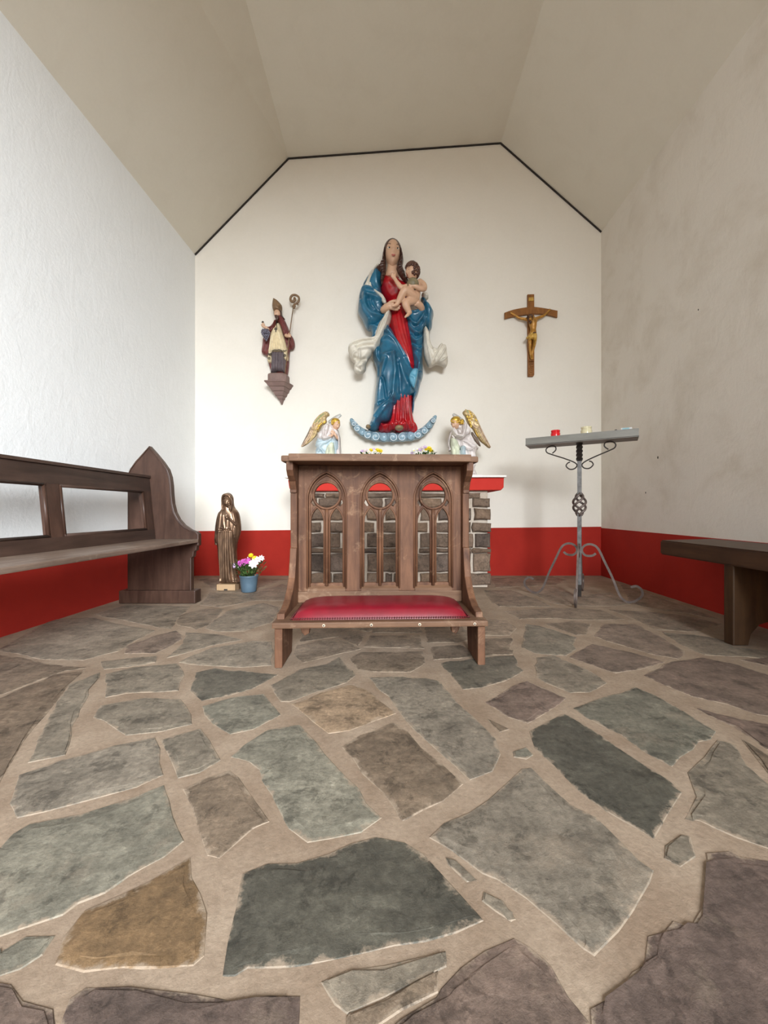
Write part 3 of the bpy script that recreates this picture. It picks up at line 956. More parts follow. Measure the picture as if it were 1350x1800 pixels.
def flagstone(col, P, wob=.010):
    P = np.array(P)
    c = P.mean(0)
    O = []
    m = len(P)
    for i in range(m):
        a, b = P[i], P[(i + 1) % m]
        L = np.linalg.norm(b - a)
        n = max(1, int(L / .05))
        for q in range(n):
            p = a + (b - a) * q / n
            sc = min(1.0, .35 + p[1] * .45)
            O.append(p + rg.normal(0, wob * .42, 2) * sc * (1 if q else .6))
    O = np.array(O)
    # outward offset direction of every rim point
    tng = np.roll(O, -1, 0) - np.roll(O, 1, 0)
    nr = np.stack([tng[:, 1], -tng[:, 0]], 1)
    nr /= np.linalg.norm(nr, axis=1)[:, None] + 1e-9
    area2 = np.sum(O[:, 0] * np.roll(O[:, 1], -1) - np.roll(O[:, 0], -1) * O[:, 1])
    if area2 < 0:
        nr = -nr
    tl = rg.normal(0, .0005, 2)
    zt = lambda q: (q[0] - c[0]) * tl[0] + (q[1] - c[1]) * tl[1] + rg.normal(0, .0003)
    size = sqrt(abs(area2) / 2)
    rings = []
    for ins, z in ((-.004, -.0040), (.0, -.0009), (.013, .0), ):
        rings.append([(*(p - v * ins), z + (zt(p) if z >= 0 else 0)) for p, v in zip(O, nr)])
    kk = min(.035, size * .11)
    rings.append([(*(p + (c - p) / (np.linalg.norm(c - p) + 1e-9) * min(kk, .5 * np.linalg.norm(c - p))), .0008 + zt(p)) for p in O])
    n = len(O)
    Vv = [p for r in rings for p in r] + [(c[0], c[1], .001)]
    Ff = [(r * n + i, r * n + (i + 1) % n, (r + 1) * n + (i + 1) % n, (r + 1) * n + i) for r in range(3) for i in range(n)]
    Ff += [(3 * n + i, 3 * n + (i + 1) % n, 4 * n) for i in range(n)]
    o = mesh_obj('stone', Vv, Ff, M['flag'], floor, smooth=False)
    at = o.data.attributes.new('rim', 'FLOAT', 'POINT')
    at.data.foreach_set('value', [1.0] * n + [.90] * n + [.62] * n + [0.0] * (n + 1))
    g = 1 + rg.normal(0, .06)
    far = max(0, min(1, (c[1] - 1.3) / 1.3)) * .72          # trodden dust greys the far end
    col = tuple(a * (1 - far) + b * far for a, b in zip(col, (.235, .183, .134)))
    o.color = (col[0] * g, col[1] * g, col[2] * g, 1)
    return o


for col, P in STONES:
    flagstone(col, P)
# the paving goes on beside and behind the camera
tones = [s[0] for s in STONES]
for gy in np.arange(FRONT + .3, 2.0, .48):
    for gx in np.arange(-1.8, 1.9, .55):
        x, y = gx + rg.uniform(-.06, .06), gy + rg.uniform(-.06, .06)
        if y > .12 and -1.12 * y - .26 < x < 1.15 * y + .30:
            continue
        w, h = rg.uniform(.2, .25), rg.uniform(.17, .21)
        flagstone(tones[int(rg.integers(len(tones)))], [(x + a * w + rg.uniform(-.04, .04), y + b * h + rg.uniform(-.04, .04)) for a, b in ((-1, -1), (.1, -1.05), (1, -1), (1.05, .1), (1, 1), (0, 1), (-1, 1))])


# ================================================================== altar of rubble stone
altar = thing('stone_altar', 'rubble stone altar with red edge and white slab behind the kneeler', 'altar', (0, 3.25, 0))
box('core', (.008, .315, .42), (1.60, .605, .84), M['lime_mortar'], altar, .01)
for (x0, x1, z0, z1) in ALTAR_STONES:
    x0 = max(x0, -.80)
    if x1 - x0 < .02:
        continue
    w, h = x1 - x0, z1 - z0
    n = max(3, int(w / .05))
    P = []
    for i in range(n + 1):
        P.append((x0 + w * i / n, z0 + rg.normal(0, .003)))
    P.append((x1 + rg.normal(0, .004), z0 + h * .5))
    for i in range(n + 1):
        P.append((x1 - w * i / n, z1 + rg.normal(0, .003)))
    P.append((x0 + rg.normal(0, .004), z0 + h * .5))
    cx, cz = (x0 + x1) / 2, (z0 + z1) / 2
    pr = rg.uniform(.012, .03)
    m = len(P)
    V, F = [], []
    for ins, yy in ((0, .03), (0, -pr * .55), (.010, -pr)):
        for (x, z) in P:
            fx = 1 - ins / (w / 2)
            fz = 1 - ins / (h / 2) if h > .03 else .75
            V.append((cx + (x - cx) * fx, yy + rg.normal(0, .0025) * (ins > 0), cz + (z - cz) * fz))
    V.append((cx, -pr - rg.uniform(0, .005), cz))
    for r in range(2):
        F += [(r * m + i, r * m + (i + 1) % m, (r + 1) * m + (i + 1) % m, (r + 1) * m + i) for i in range(m)]
    F += [(2 * m + i, 2 * m + (i + 1) % m, 3 * m) for i in range(m)]
    F.append(tuple(range(m - 1, -1, -1)))
    o = mesh_obj('stone', V, F, M['rubble'], altar, smooth=False)
    g = rg.uniform(.8, 1.25)
    base = ((.135, .090, .062), (.155, .100, .064), (.108, .076, .058), (.16, .108, .074))[int(rg.integers(4))]
    o.color = (base[0] * g, base[1] * g, base[2] * g, 1)
# rubble just under the slab, then the red masonry lintel and the white slab
red = plate('lintel', [[(-.862, .838), (-.835, .815), (.905, .822), (.928, .845), (.930, .928), (-.84, .926), (-.872, .905)]], .58, M['red_lintel'], altar, .008, 'XZ', .245)
plate('slab', [[(-.892, .922), (.942, .928), (.945, .945), (-.895, .943)]], .62, M['slab'], altar, .004, 'XZ', .236)


# ================================================================== kneeler
kn = thing('kneeler', 'weathered oak kneeler with three pointed tracery openings and red leather pad', 'kneeler', (-.048, 1.60, .001), radians(2.2))
HW = .44
prof = [(.005, .0), (.185, .0), (.20, .06), (.205, .10), (.235, .125), (.235, .165), (.37, .165), (.375, .86), (.375, .878), (.205, .878), (.205, .84), (.225, .815), (.262, .79), (.282, .755), (.284, .752), (.284, .738), (.294, .735),
        (.296, .47), (.286, .466), (.272, .40), (.25, .33), (.215, .285), (.165, .245), (.11, .222), (.045, .212), (.04, .19), (.0, .19), (.0, .165), (.005, .16)]
for s in (-1, 1):
    sp = plate('side_panel', [prof], .032, M['kneeler'], kn, .004, 'YZ', s * (HW - .016))
    # scrolled bracket under the seat
    br = [(.05, .166), (.23, .166), (.225, .145), (.205, .135), (.20, .115), (.17, .105), (.15, .12), (.14, .14), (.09, .145)]
    me = plate('bracket', [[(s * (HW - .034) - s * (y - .05) * .62, z) for y, z in br]], .03, M['kneeler'], kn, .004, 'XZ', .10)


def arch(w, z0, zs, apex, n=10, cx=0.0):
    """closed pointed-arch outline: half width w, foot z0, springing zs, apex height"""
    hgt = apex - zs
    Rr = (w * w + hgt * hgt) / (2 * w)
    a1 = math.asin(min(1, hgt / Rr))
    pts = [(cx - w, z0), (cx + w, z0)]
    right = [(cx + w - Rr + Rr * cos(a1 * i / n), zs + Rr * sin(a1 * i / n)) for i in range(n + 1)]
    left = [(2 * cx - x, z) for x, z in right[::-1]]
    return pts + right + left[1:]


def circ(cx, cz, r, n=28):
    return [(cx + r * cos(2 * pi * i / n), cz + r * sin(2 * pi * i / n)) for i in range(n)]


AX = (-.268, -.002, .266)
PY = .345
IN = HW - .032
loops = [[(-IN, .175), (IN, .175), (IN, .875), (-IN, .875)]] + [arch(.093, .262, .705, .838, cx=a) for a in AX]
plate('back_panel', loops, .034, M['kneeler'], kn, .003, 'XZ', PY)
for a in AX:
    tr = plate('tracery', [arch(.0925, .262, .705, .837, cx=a),
                           circ(a, .727, .062), arch(.0315, .288, .594, .662, 8, a - .0475), arch(.0315, .288, .594, .662, 8, a + .0475),
                           [(a - .080, .690), (a - .066, .672), (a - .058, .676), (a - .073, .706)], [(a + .080, .690), (a + .073, .706), (a + .058, .676), (a + .066, .672)]],
               .022, M['kneeler'], kn, .0035, 'XZ', PY + .004)
    yf = PY - .012
    # roll mouldings: ring, lancet heads, mullion, outer arch
    v, f = join_data([sweep_data([(x, yf, z) for x, z in circ(a, .727, .067, 32)] + [(a + .067, yf, .727)], .006, n=8, caps=False)])
    mesh_obj('ring_moulding', v, f, M['kneeler'], kn)
    for sx in (-.0475, .0475):
        A = arch(.0345, .288, .594, .667, 8, a + sx)[1:] + [(a + sx - .0345, .288)]
        sweep('lancet_moulding', [(x, yf, z) for x, z in A], .0045, M['kneeler'], kn, n=8, up=(0, 1, 0))
    sweep('mullion', [(a, yf - .001, .275), (a, yf - .001, .62), (a, yf - .001, .655)], .0085, M['kneeler'], kn, n=10, up=(0, 1, 0))
    for w_, r_, yy in ((.096, .0055, PY - .017), (.086, .005, PY - .010)):
        A = arch(w_, .262, .705, .838 + (w_ - .093) * 1.4, 12, a)[1:] + [(a - w_, .262)]
        sweep('arch_moulding', [(x, yy, z) for x, z in A], r_, M['kneeler'], kn, n=8, up=(0, 1, 0))
    # sloping sill
    V = [(a - .093, PY - .03, .25), (a + .093, PY - .03, .25), (a + .093, PY + .012, .25), (a - .093, PY + .012, .25),
         (a - .093, PY - .022, .262), (a + .093, PY - .022, .262), (a + .091, PY + .012, .288), (a - .091, PY + .012, .288)]
    mesh_obj('sill', V, [(0, 1, 2, 3), (4, 5, 6, 7), (0, 1, 5, 4), (1, 2, 6, 5), (2, 3, 7, 6), (3, 0, 4, 7)], M['kneeler_h'], kn, smooth=False)
    box('joint', (a, PY - .0172, .857), (.0014, .0012, .035), M['dark_gap'], kn, 0)
box('bottom_rail', (0, PY - .022, .222), (2 * IN, .016, .056), M['kneeler_h'], kn, .004)
box('top_rail', (0, .27, .8935), (.84, .215, .034), M['kneeler_h'], kn, .005)
for s in (-1, 1):
    box('rail_end', (s * .425, .29, .8925), (.075, .185, .029), M['kneeler_h'], kn, .008)
# seat board with its nosing, plugs, pad and studs
box('seat_board', (0, .155, .1785), (.895, .335, .025), M['kneeler_h'], kn, .006)
for x in (-.235, -.04, .16, .39):
    v, f = lathe_data([(.0065, 0), (.0065, .003), (.004, .004)], 12)
    v = [(x + p[0], -.0125 - p[2], .1785 + p[1]) for p in v]
    mesh_obj('plug', v, f, M['plug'], kn)
    v, f = lathe_data([(.003, 0), (.003, .003)], 8)
    mesh_obj('nail', [(x + p[0], -.0145 - p[2], .1785 + p[1]) for p in v], f, M['dark_gap'], kn)
nu, nv = 40, 18
V, F = [], []
for j in range(nv + 1):
    for i in range(nu + 1):
        s_, t_ = -1 + 2 * i / nu, -1 + 2 * j / nv
        ex = max(0, 1 - abs(s_) ** 7) ** .5
        ey = max(0, 1 - abs(t_) ** 4) ** .5
        wdt = .375 - .0 * t_
        V.append((s_ * wdt, .165 + t_ * .140, .190 + .006 * (ex * ey > 0) + .050 * ex * ey))
nb_ = len(V)
F += [(j * (nu + 1) + i, j * (nu + 1) + i + 1, (j + 1) * (nu + 1) + i + 1, (j + 1) * (nu + 1) + i) for j in range(nv) for i in range(nu)]
mesh_obj('pad', V, F, M['leather'], kn)
bits = []
for i in range(72):
    bits.append(ball_data((-.370 + .740 * i / 71, .020, .1985), .0040, 6, 4))
for s in (-1, 1):
    for i in range(26):
        bits.append(ball_data((s * .377, .025 + .27 * i / 25, .1965), .0040, 6, 4))
v, f = join_data(bits)
st = mesh_obj('upholstery_studs', v, f, M['stud'], kn)
st['kind'] = 'stuff'


# ================================================================== long pew on the left
pew = thing('church_pew', 'long dark oak pew with open framed back and pointed end along the left wall', 'pew', (-1.69, 2.74, .001))
PX, PY0 = -1.69, 2.74


def pw(x, z):
    return (x - PX, z)


left = [(-1.875, .0), (-1.875, .90), (-1.855, .95), (-1.82, 1.0), (-1.77, 1.055), (-1.723, 1.108)]
right = [(-1.680, 1.06), (-1.630, 1.00), (-1.592, .945), (-1.574, .89), (-1.566, .83), (-1.562, .76), (-1.556, .70), (-1.541, .64), (-1.515, .59), (-1.48, .55), (-1.43, .515), (-1.387, .50),
         (-1.372, .485), (-1.372, .405), (-1.385, .398), (-1.388, .37), (-1.405, .36), (-1.410, .325), (-1.424, .315), (-1.424, .0)]
plate('end_panel', [[pw(x, z) for x, z in left + right]], .045, M['pew'], pew, .006, 'XZ', .0)
# raised bead round the edge of the end panel
sweep('edge_bead', [(x - PX, -.0245, z) for x, z in [(-1.868, .90), (-1.848, .945), (-1.815, .99), (-1.765, 1.045), (-1.723, 1.094), (-1.686, 1.05), (-1.637, .992), (-1.6, .94), (-1.582, .888), (-1.574, .83), (-1.570, .76), (-1.564, .697), (-1.549, .635), (-1.522, .583), (-1.486, .542), (-1.435, .506)]], .004, M['pew'], pew, n=6, up=(0, 1, 0))
box('plinth', (-1.65 - PX, -.005, .045), (.535, .085, .09), M['pew'], pew, .006)
y0p, y1p = -.1 - PY0, -.0225
yc, yl = (y0p + y1p) / 2, y1p - y0p
# seat
box('seat', (-1.535 - PX, yc, .4375), (.33, yl, .026), M['pew_seat'], pew, .007)
# leaning back frame: rails and stiles follow the slope
lean = math.atan2(.045, .45)
RM = Matrix.Rotation(-lean, 3, 'Y')


def bk(h, dx=0.0):
    """a point on the front of the back frame, h above the seat"""
    return (-1.672 - PX - h * math.tan(lean) + dx, h + .445)


def rail(name, h0, h1, ya, yb2, thick, mat, dx=0.0, parent=pew, bev=.005):
    (x0, z0), (x1, z1) = bk(h0, dx), bk(h1, dx)
    P = [(x0, z0), (x1, z1), (x1 - thick, z1 - .0), (x0 - thick, z0 - .0)]
    return plate(name, [P], abs(yb2 - ya), mat, parent, bev, 'XZ', (ya + yb2) / 2)


rail('bottom_rail', .0, .072, y0p, y1p, .04, M['pew_h'])
rail('top_rail', .340, .436, y0p, y1p, .04, M['pew_h'])
rail('rail_cap', .436, .452, y0p, y1p, .062, M['pew_h'], .010, bev=.004)
stiles = [2.675 - PY0, 1.93 - PY0, 1.18 - PY0, .43 - PY0]
for q, y in enumerate(stiles):
    w = .082
    rail('stile', .06, .35, y - w / 2, y + w / 2, .038, M['pew'], -.001)
    if q < 3:
        ya, yb2 = stiles[q + 1] + w / 2, y - w / 2
        for (h, ) in ((.078,), (.334,)):
            x, z = bk(h, -.006)
            sweep('bead_moulding', [(x, ya, z), (x, yb2, z)], .009, M['pew_h'], pew, n=8)
        for yy in (ya + .006, yb2 - .006):
            (x0, z0), (x1, z1) = bk(.075, -.006), bk(.338, -.006)
            sweep('bead_moulding', [(x0, yy, z0), (x1, yy, z1)], .009, M['pew'], pew, n=8)
# a support under the seat further along
plate('support', [[pw(x, z) for x, z in [(-1.86, 0), (-1.86, .42), (-1.42, .42), (-1.43, .32), (-1.45, .0)]]], .045, M['pew'], pew, .004, 'XZ', .55 - PY0)

# ================================================================== plank bench on the right
bn = thing('plank_bench', 'plain thick brown plank bench on board legs along the right wall', 'bench', (1.85, 1.2, .001))
tp = [(1.622, -.4), (2.015, -.4), (2.06, 2.47), (1.640, 2.36)]
V = []
for z in (.383, .470):
    V += [(x - 1.85, y - 1.2, z) for x, y in tp]
bm = bmesh.new()
vs = [bm.verts.new(v) for v in V]
for f in [(3, 2, 1, 0), (4, 5, 6, 7), (0, 1, 5, 4), (1, 2, 6, 5), (2, 3, 7, 6), (3, 0, 4, 7)]:
    bm.faces.new([vs[i] for i in f])
bmesh.ops.bevel(bm, geom=list(bm.edges), offset=.008, segments=2, affect='EDGES')
bm_obj('seat', bm, M['bench'], bn)
lg = [(1.642, .0), (1.715, .0), (1.73, .055), (1.77, .10), (1.84, .12), (1.91, .10), (1.95, .055), (1.965, .0), (2.0, .0), (2.0, .384), (1.642, .384)]
for y in (1.88, .2):
    plate('leg', [[(x - 1.85, z) for x, z in lg]], .055, M['bench_leg'], bn, .005, 'XZ', y - 1.2)


# ================================================================== wrought-iron votive candle stand
SYAW = radians(-30)
cs_ = thing('candle_stand', 'grey wrought iron candle stand with scrolled feet and long steel tray', 'candle stand', (1.395, 2.87, .001), SYAW)
sq = [(1, 1), (-1, 1), (-1, -1), (1, -1)]
sweep('post', [(0, 0, .10), (0, 0, .3), (0, 0, .61), (0, 0, .625)], .014, M['iron'], cs_, smooth=False, section=sq)
sweep('post', [(0, 0, .77), (0, 0, .785), (0, 0, 1.03)], .014, M['iron'], cs_, smooth=False, section=sq)
n = 26
sweep('twisted_post', [(0, 0, 1.02 + .135 * i / n) for i in range(n + 1)], .0165, M['iron_dark'], cs_, smooth=False, section=sq, twist=2 * pi * 1.15)
for k in range(4):
    P = []
    for i in range(25):
        t = i / 24
        r = .008 + .037 * sin(pi * t) ** .8
        a = k * pi / 2 + t * 2 * pi * .8
        P.append((r * cos(a), r * sin(a), .612 + .17 * t))
    sweep('basket_bar', P, .0085, M['iron_legs'], cs_, n=8)
leg = [(.108, .338), (.085, .320), (.045, .318), (.018, .345), (.022, .378), (.050, .400), (.088, .400), (.124, .371), (.165, .280), (.215, .165), (.255, .055), (.285, .016), (.315, .0055), (.352, .018), (.390, .055), (.392, .095), (.362, .122), (.325, .112)]
LP = catmull(leg, 6)
for k in range(4):
    a = k * pi / 2
    P = [(r * cos(a), r * sin(a), z) for r, z in LP]
    tn = (-sin(a), cos(a), 0)
    sweep('leg', P, 1.0, M['iron_legs'], cs_, smooth=False, section=[(.0062, .0075), (-.0062, .0075), (-.0062, -.0075), (.0062, -.0075)], up=tn)
sweep('lower_post', [(0, 0, .10), (0, 0, .012)], .013, M['iron_dark'], cs_, smooth=False, section=sq)
br = [(430, 385), (460, 350), (455, 312), (417, 300), (378, 328), (382, 370), (430, 400), (540, 455), (615, 500), (640, 535), (620, 570), (580, 575), (550, 540), (560, 508), (582, 495)]
BP = catmull([((u - 660) * .00082, 1.150 - (v - 300) * .00068) for u, v in br], 6)
for s in (-1, 1):
    sweep('scroll_bracket', [(s * x, -.001, z) for x, z in BP], .0046, M['iron_dark'], cs_, n=8)
# tray with a raised rim
bm = bmesh.new()
bm_box(bm, (0, 0, 1.1815), (.74, .18, .057), 0)
top = max(bm.faces, key=lambda f: f.calc_center_median().z)
bmesh.ops.inset_region(bm, faces=[top], thickness=.010)
bmesh.ops.translate(bm, vec=(0, 0, -.030), verts=list(top.verts))
tray = bm_obj('tray', bm, M['tray'], cs_)
bm = bmesh.new()
bm_box(bm, (0, 0, 1.158), (.742, .182, .004), 0)
bm_obj('tray_seam', bm, M['iron_dark'], cs_)
RZ = Matrix.Rotation(SYAW, 3, 'Z')


def on_tray(x, y):
    p = RZ @ Vector((x, y, 0))
    return (1.395 + p.x, 2.87 + p.y, 1.182)


def votive(name, label, pos, mat, r, h):
    t = thing(name, label, 'candle', pos)
    v, f = lathe_data([(r * .75, 0), (r * .80, .004), (r * .98, h * .30), (r, h * .70), (r * .90, h * .80), (r * .88, h * .84), (r * .96, h * .88), (r * .96, h), (r * .84, h), (r * .80, h * .9), (r * .80, h * .75)], 28)
    mesh_obj('glass_cup', v, f, mat, t)
    v, f = lathe_data([(r * .55, h * .84), (r * .55, h * .90)], 16)
    mesh_obj('wax', v, f, M['cream_cloth'], t)
    sweep('wick', [(0, 0, h * .88), (.001, 0, h * .97)], .0012, M['black_plastic'], t, n=6)
    return t


votive('votive_candle', 'small red glass votive candle on left half of the steel tray', on_tray(-.165, -.01), M['red_glass'], .034, .083)
votive('votive_candle', 'cream yellow glass votive candle near the middle of the steel tray', on_tray(.045, .01), M['cream_glass'], .038, .090)
pk = thing('matchbook', 'small pale blue and white card packet leaning on right end of the steel tray', 'packet', on_tray(.30, -.01), SYAW)
box('card', (0, 0, .040), (.068, .004, .072), M['label_white'], pk, .001, Matrix.Rotation(radians(-58), 3, 'X'))
box('printed_panel', (-.004, -.004, .042), (.042, .004, .054), M['label_blue'], pk, .001, Matrix.Rotation(radians(-58), 3, 'X'))
lt = thing('lighter', 'tiny black lighter lying on the steel tray beside the pale blue packet', 'lighter', on_tray(.235, -.005), SYAW)
sweep('body', [(0, -.03, .009), (0, .03, .009)], .0085, M['black_plastic'], lt, n=12)
v, f = lathe_data([(.008, 0), (.009, .004), (.009, .012), (.005, .014)], 12)
mesh_obj('cap', [(p[0], -.034, .034 + p[2] - .008) if False else (p[0], -.024 + p[1], .017 + p[2] * 2.0) for p in v], f, M['black_plastic'], lt)


# ================================================================== bronze statuette of a veiled woman, lower left
D6 = Draw(385, 1665, .000523, (-1.360, 3.20, .001), 3.18)
bz = thing('veiled_woman_statuette', 'bronze coloured veiled woman statuette on pale wooden block on the floor', 'statue', (-1.360, 3.20, .001))
box('base', (0, 0, .0245), (.150, .13, .049), M['pale_wood'], bz, .003)
for s in (-1, 1):
    V = [(s * .062, -.0655, .0), (s * .0925, -.030, 0), (s * .0925, .045, 0), (s * .062, .063, 0)]
    V = V + [(x, y, .0475) for x, y, z in V]
    mesh_obj('base_corner', V, [(3, 2, 1, 0), (4, 5, 6, 7), (0, 1, 5, 4), (1, 2, 6, 5), (2, 3, 7, 6), (3, 0, 4, 7)], M['dark_wood'], bz, smooth=False)
box('base_notch', (.0, -.0655, .006), (.028, .002, .012), M['dark_gap'], bz, 0)
body = [(352, 138), (315, 148), (284, 182), (270, 260), (272, 350), (250, 405), (205, 460), (175, 560), (155, 690), (150, 800), (146, 880), (160, 950), (185, 980), (200, 1150), (225, 1350), (240, 1480), (243, 1560), (300, 1572), (400, 1576), (500, 1578), (552, 1562), (550, 1530), (515, 1480), (500, 1380), (498, 1250), (492, 1080), (500, 950), (530, 850), (556, 720), (545, 570), (515, 450), (465, 385), (440, 320), (434, 230), (415, 175), (385, 148)]
fl = []
for x0, x1 in ((268, 262), (300, 300), (332, 345), (366, 392), (398, 440), (430, 490), (462, 530)):
    fl.append(([(x0, 740), (x0 + (x1 - x0) * .15, 1050), (x0 + (x1 - x0) * .55, 1420), (x1, 1560)], 11, .019))
for x0, x1 in ((284, 282), (316, 322), (349, 368), (382, 418), (414, 468)):
    fl.append(([(x0, 760), (x0 + (x1 - x0) * .2, 1100), (x1, 1560)], 8, -.016))
fl += [([(262, 420), (232, 560), (215, 720), (190, 860)], 12, .008), ([(230, 450), (195, 600), (180, 760), (160, 880)], 11, .006), ([(285, 380), (275, 520), (262, 640), (245, 760)], 9, .007),
       ([(246, 470), (224, 640), (206, 800)], 7, -.006), ([(455, 400), (480, 500), (505, 640), (500, 800)], 12, .008), ([(440, 560), (480, 640), (510, 740), (500, 850)], 12, .007), ([(430, 590), (452, 700), (462, 840), (480, 980)], 10, .007),
       ([(470, 600), (490, 720)], 8, -.006), ([(285, 715), (350, 735), (425, 715)], 9, -.010), ([(285, 695), (350, 712), (425, 695)], 8, .005), ([(320, 500), (325, 600), (345, 700)], 9, .006), ([(385, 580), (380, 650), (370, 700)], 9, .006),
       ([(150, 870), (175, 930), (190, 970)], 9, .006), ([(240, 1500), (300, 1540), (420, 1545), (540, 1540)], 16, .006)]
carve('robed_body', D6, body, 0, .062, 120, M['bronze'], bz, fl, back=.85, res=11)
# face opening, face, hair and hands
carve('veil_front', D6, [(345, 145), (300, 160), (275, 210), (272, 330), (282, 420), (300, 420), (292, 330), (296, 250), (315, 205), (350, 190), (385, 203), (408, 245), (414, 330), (408, 420), (432, 440), (438, 330), (432, 220), (405, 165)], -.045, .022, 14, M['bronze'], bz, res=8)
v, f, Mx = head_data(D6.at(352, 283, -.058, -.095), .092, rot(4, 6), .37)
hd = mesh_obj('head', v, f, M['bronze'], bz)
face_parts_bronze = []
for s in (-1, 1):
    pass
for s in (-1, 1):
    carve('hair', D6, [(350, 205), (350 + s * 35, 215), (350 + s * 54, 270), (350 + s * 56, 350), (350 + s * 50, 410), (350 + s * 40, 400), (350 + s * 46, 330), (350 + s * 38, 250), (350 + s * 4, 222)], -.076, .012, 8, M['bronze'], bz, res=6, ripple=(.003, 22, 1.4))
figure('hands', D6, [[(470, 640, -.055, 26), (430, 585, -.075, 20), (395, 545, -.088, 16)], [(392, 545, -.090, 20), (372, 505, -.094, 17)],
                     [(380, 520, -.095, 8), (362, 482, -.098, 6)], [(374, 526, -.098, 8), (350, 488, -.100, 6)], [(370, 535, -.100, 8), (342, 502, -.100, 6)], [(366, 545, -.098, 8), (338, 520, -.098, 6)], [(392, 530, -.100, 8), (380, 488, -.106, 6)]], .0022, M['bronze'], bz, 3)
figure('lowered_hand', D6, [[(212, 850, -.030, 20), (196, 895, -.034, 18), (190, 930, -.036, 15)], [(180, 920, -.038, 8), (180, 952, -.038, 6)], [(190, 930, -.040, 8), (192, 962, -.040, 6)], [(200, 930, -.038, 8), (206, 958, -.038, 6)]], .0022, M['bronze'], bz, 3)


# ================================================================== flowers
def petal_ring(c, nrm_rot, n, r0, r1, w, lift=.3, seed=0):
    """flat pointed petals about +z, turned by nrm_rot"""
    V, F = [], []
    for k in range(n):
        a = 2 * pi * k / n + seed
        ca, sa = cos(a), sin(a)
        k0 = len(V)
        for (r, ww, z) in ((r0, w * .35, 0), ((r0 + r1) / 2, w, lift * (r1 - r0) * .6), (r1, w * .18, lift * (r1 - r0))):
            for s in (-1, 1):
                V.append((r * ca - s * ww * sa, r * sa + s * ww * ca, z))
            V.append((r * ca, r * sa, z + w * .25))
        for j in (0, 3):
            F += [(k0 + j, k0 + j + 2, k0 + j + 5, k0 + j + 3), (k0 + j + 2, k0 + j + 1, k0 + j + 4, k0 + j + 5)]
    V = [tuple(Vector(c) + nrm_rot @ Vector(v)) for v in V]
    return V, F


def towards(v):
    return Vector(v).to_track_quat('Z', 'Y').to_matrix()


def flower(parent, c, r, mat, nrm=(0, -1, .5), n=12, rings=2, centre=None, name='flower', stem_from=None):
    R = towards(nrm)
    bits = [petal_ring(c, R, n, r * .12, r, r * (2.2 / n), .25, random.random())]
    if rings > 1:
        bits.append(petal_ring(tuple(Vector(c) + R @ Vector((0, 0, r * .14))), R, n, r * .1, r * .78, r * (1.9 / n), .5, random.random()))
    if rings > 2:
        bits.append(petal_ring(tuple(Vector(c) + R @ Vector((0, 0, r * .25))), R, max(6, n - 4), r * .05, r * .5, r * (1.7 / n), .9, random.random()))
    v, f = join_data(bits)
    o = mesh_obj(name, v, f, mat, parent, fix=False)
    if centre:
        ball('flower_centre', tuple(Vector(c) + R @ Vector((0, 0, r * .12))), (r * .26, r * .26, r * .26), centre, o, nu=8, nv=6)
    if stem_from is not None:
        a, b = Vector(stem_from), Vector(c)
        m = (a + b) / 2 + Vector((random.uniform(-.006, .006), random.uniform(-.006, .006), 0))
        sweep('stem', [tuple(a), tuple(m), tuple(b)], .0016, M['stem'], parent, n=5)
    return o


def leaves(name, parent, centre, n, rad, h, mat, size=.03, seed=1, up=.6):
    """a bush of lobed leaves as one mesh; nobody could count them"""
    rnd = random.Random(seed)
    V, F = [], []
    for i in range(n):
        a = rnd.uniform(0, 2 * pi)
        rr = rad * sqrt(rnd.random())
        zz = h * rnd.random()
        p = Vector(centre) + Vector((rr * cos(a) * (.55 + .6 * zz / h), rr * sin(a) * (.55 + .6 * zz / h), zz))
        d = Vector((cos(a) * .8 + rnd.uniform(-.5, .5), sin(a) * .8 + rnd.uniform(-.5, .5), up + rnd.uniform(-.3, .5))).normalized()
        s = d.cross(Vector((0, 0, 1))).normalized()
        nn = s.cross(d)
        L = size * rnd.uniform(.7, 1.3)
        w = L * .26
        k = len(V)
        for t, ww, b in ((0, .15, 0), (.3, 1, .04), (.55, .6, .07), (.75, .85, .05), (1, .05, -.03)):
            c = p + d * L * t + nn * b * L
            V += [tuple(c - s * w * ww - nn * L * .05), tuple(c), tuple(c + s * w * ww - nn * L * .05)]
        for j in range(4):
            q = k + 3 * j
            F += [(q, q + 1, q + 4, q + 3), (q + 1, q + 2, q + 5, q + 4)]
    o = mesh_obj(name, V, F, mat, parent, fix=False)
    o['kind'] = 'stuff'
    return o


pl = thing('potted_flowers', 'slate blue pot of magenta, yellow and white flowers on the floor', 'potted plant', (-1.158, 3.10, .001))
v, f = lathe_data([(.054, 0), (.058, .004), (.064, .06), (.071, .118), (.0745, .122), (.0755, .130), (.0735, .133), (.069, .130), (.066, .112)], 36)
mesh_obj('pot', v, f, M['pot'], pl)
v, f = lathe_data([(.066, .108), (.02, .114)], 20)
mesh_obj('soil', v, f, M['soil'], pl)
leaves('foliage', pl, (-.012, 0, .115), 210, .085, .105, M['leaf'], .040, 4)
leaves('dry_leaves', pl, (.055, .02, .115), 24, .06, .10, M['brown_leaf'], .045, 8)
for i in range(12):
    a = i * 2.4
    x, y = .05 * cos(a), .04 * sin(a)
    sweep('stem', [(x * .5, y * .5, .11), (x, y - .02, .16), (x * 1.5 - .005, y * 1.2 - .025, .21)], .0018, M['stem'], pl, n=5)
rr_ = random.Random(5)
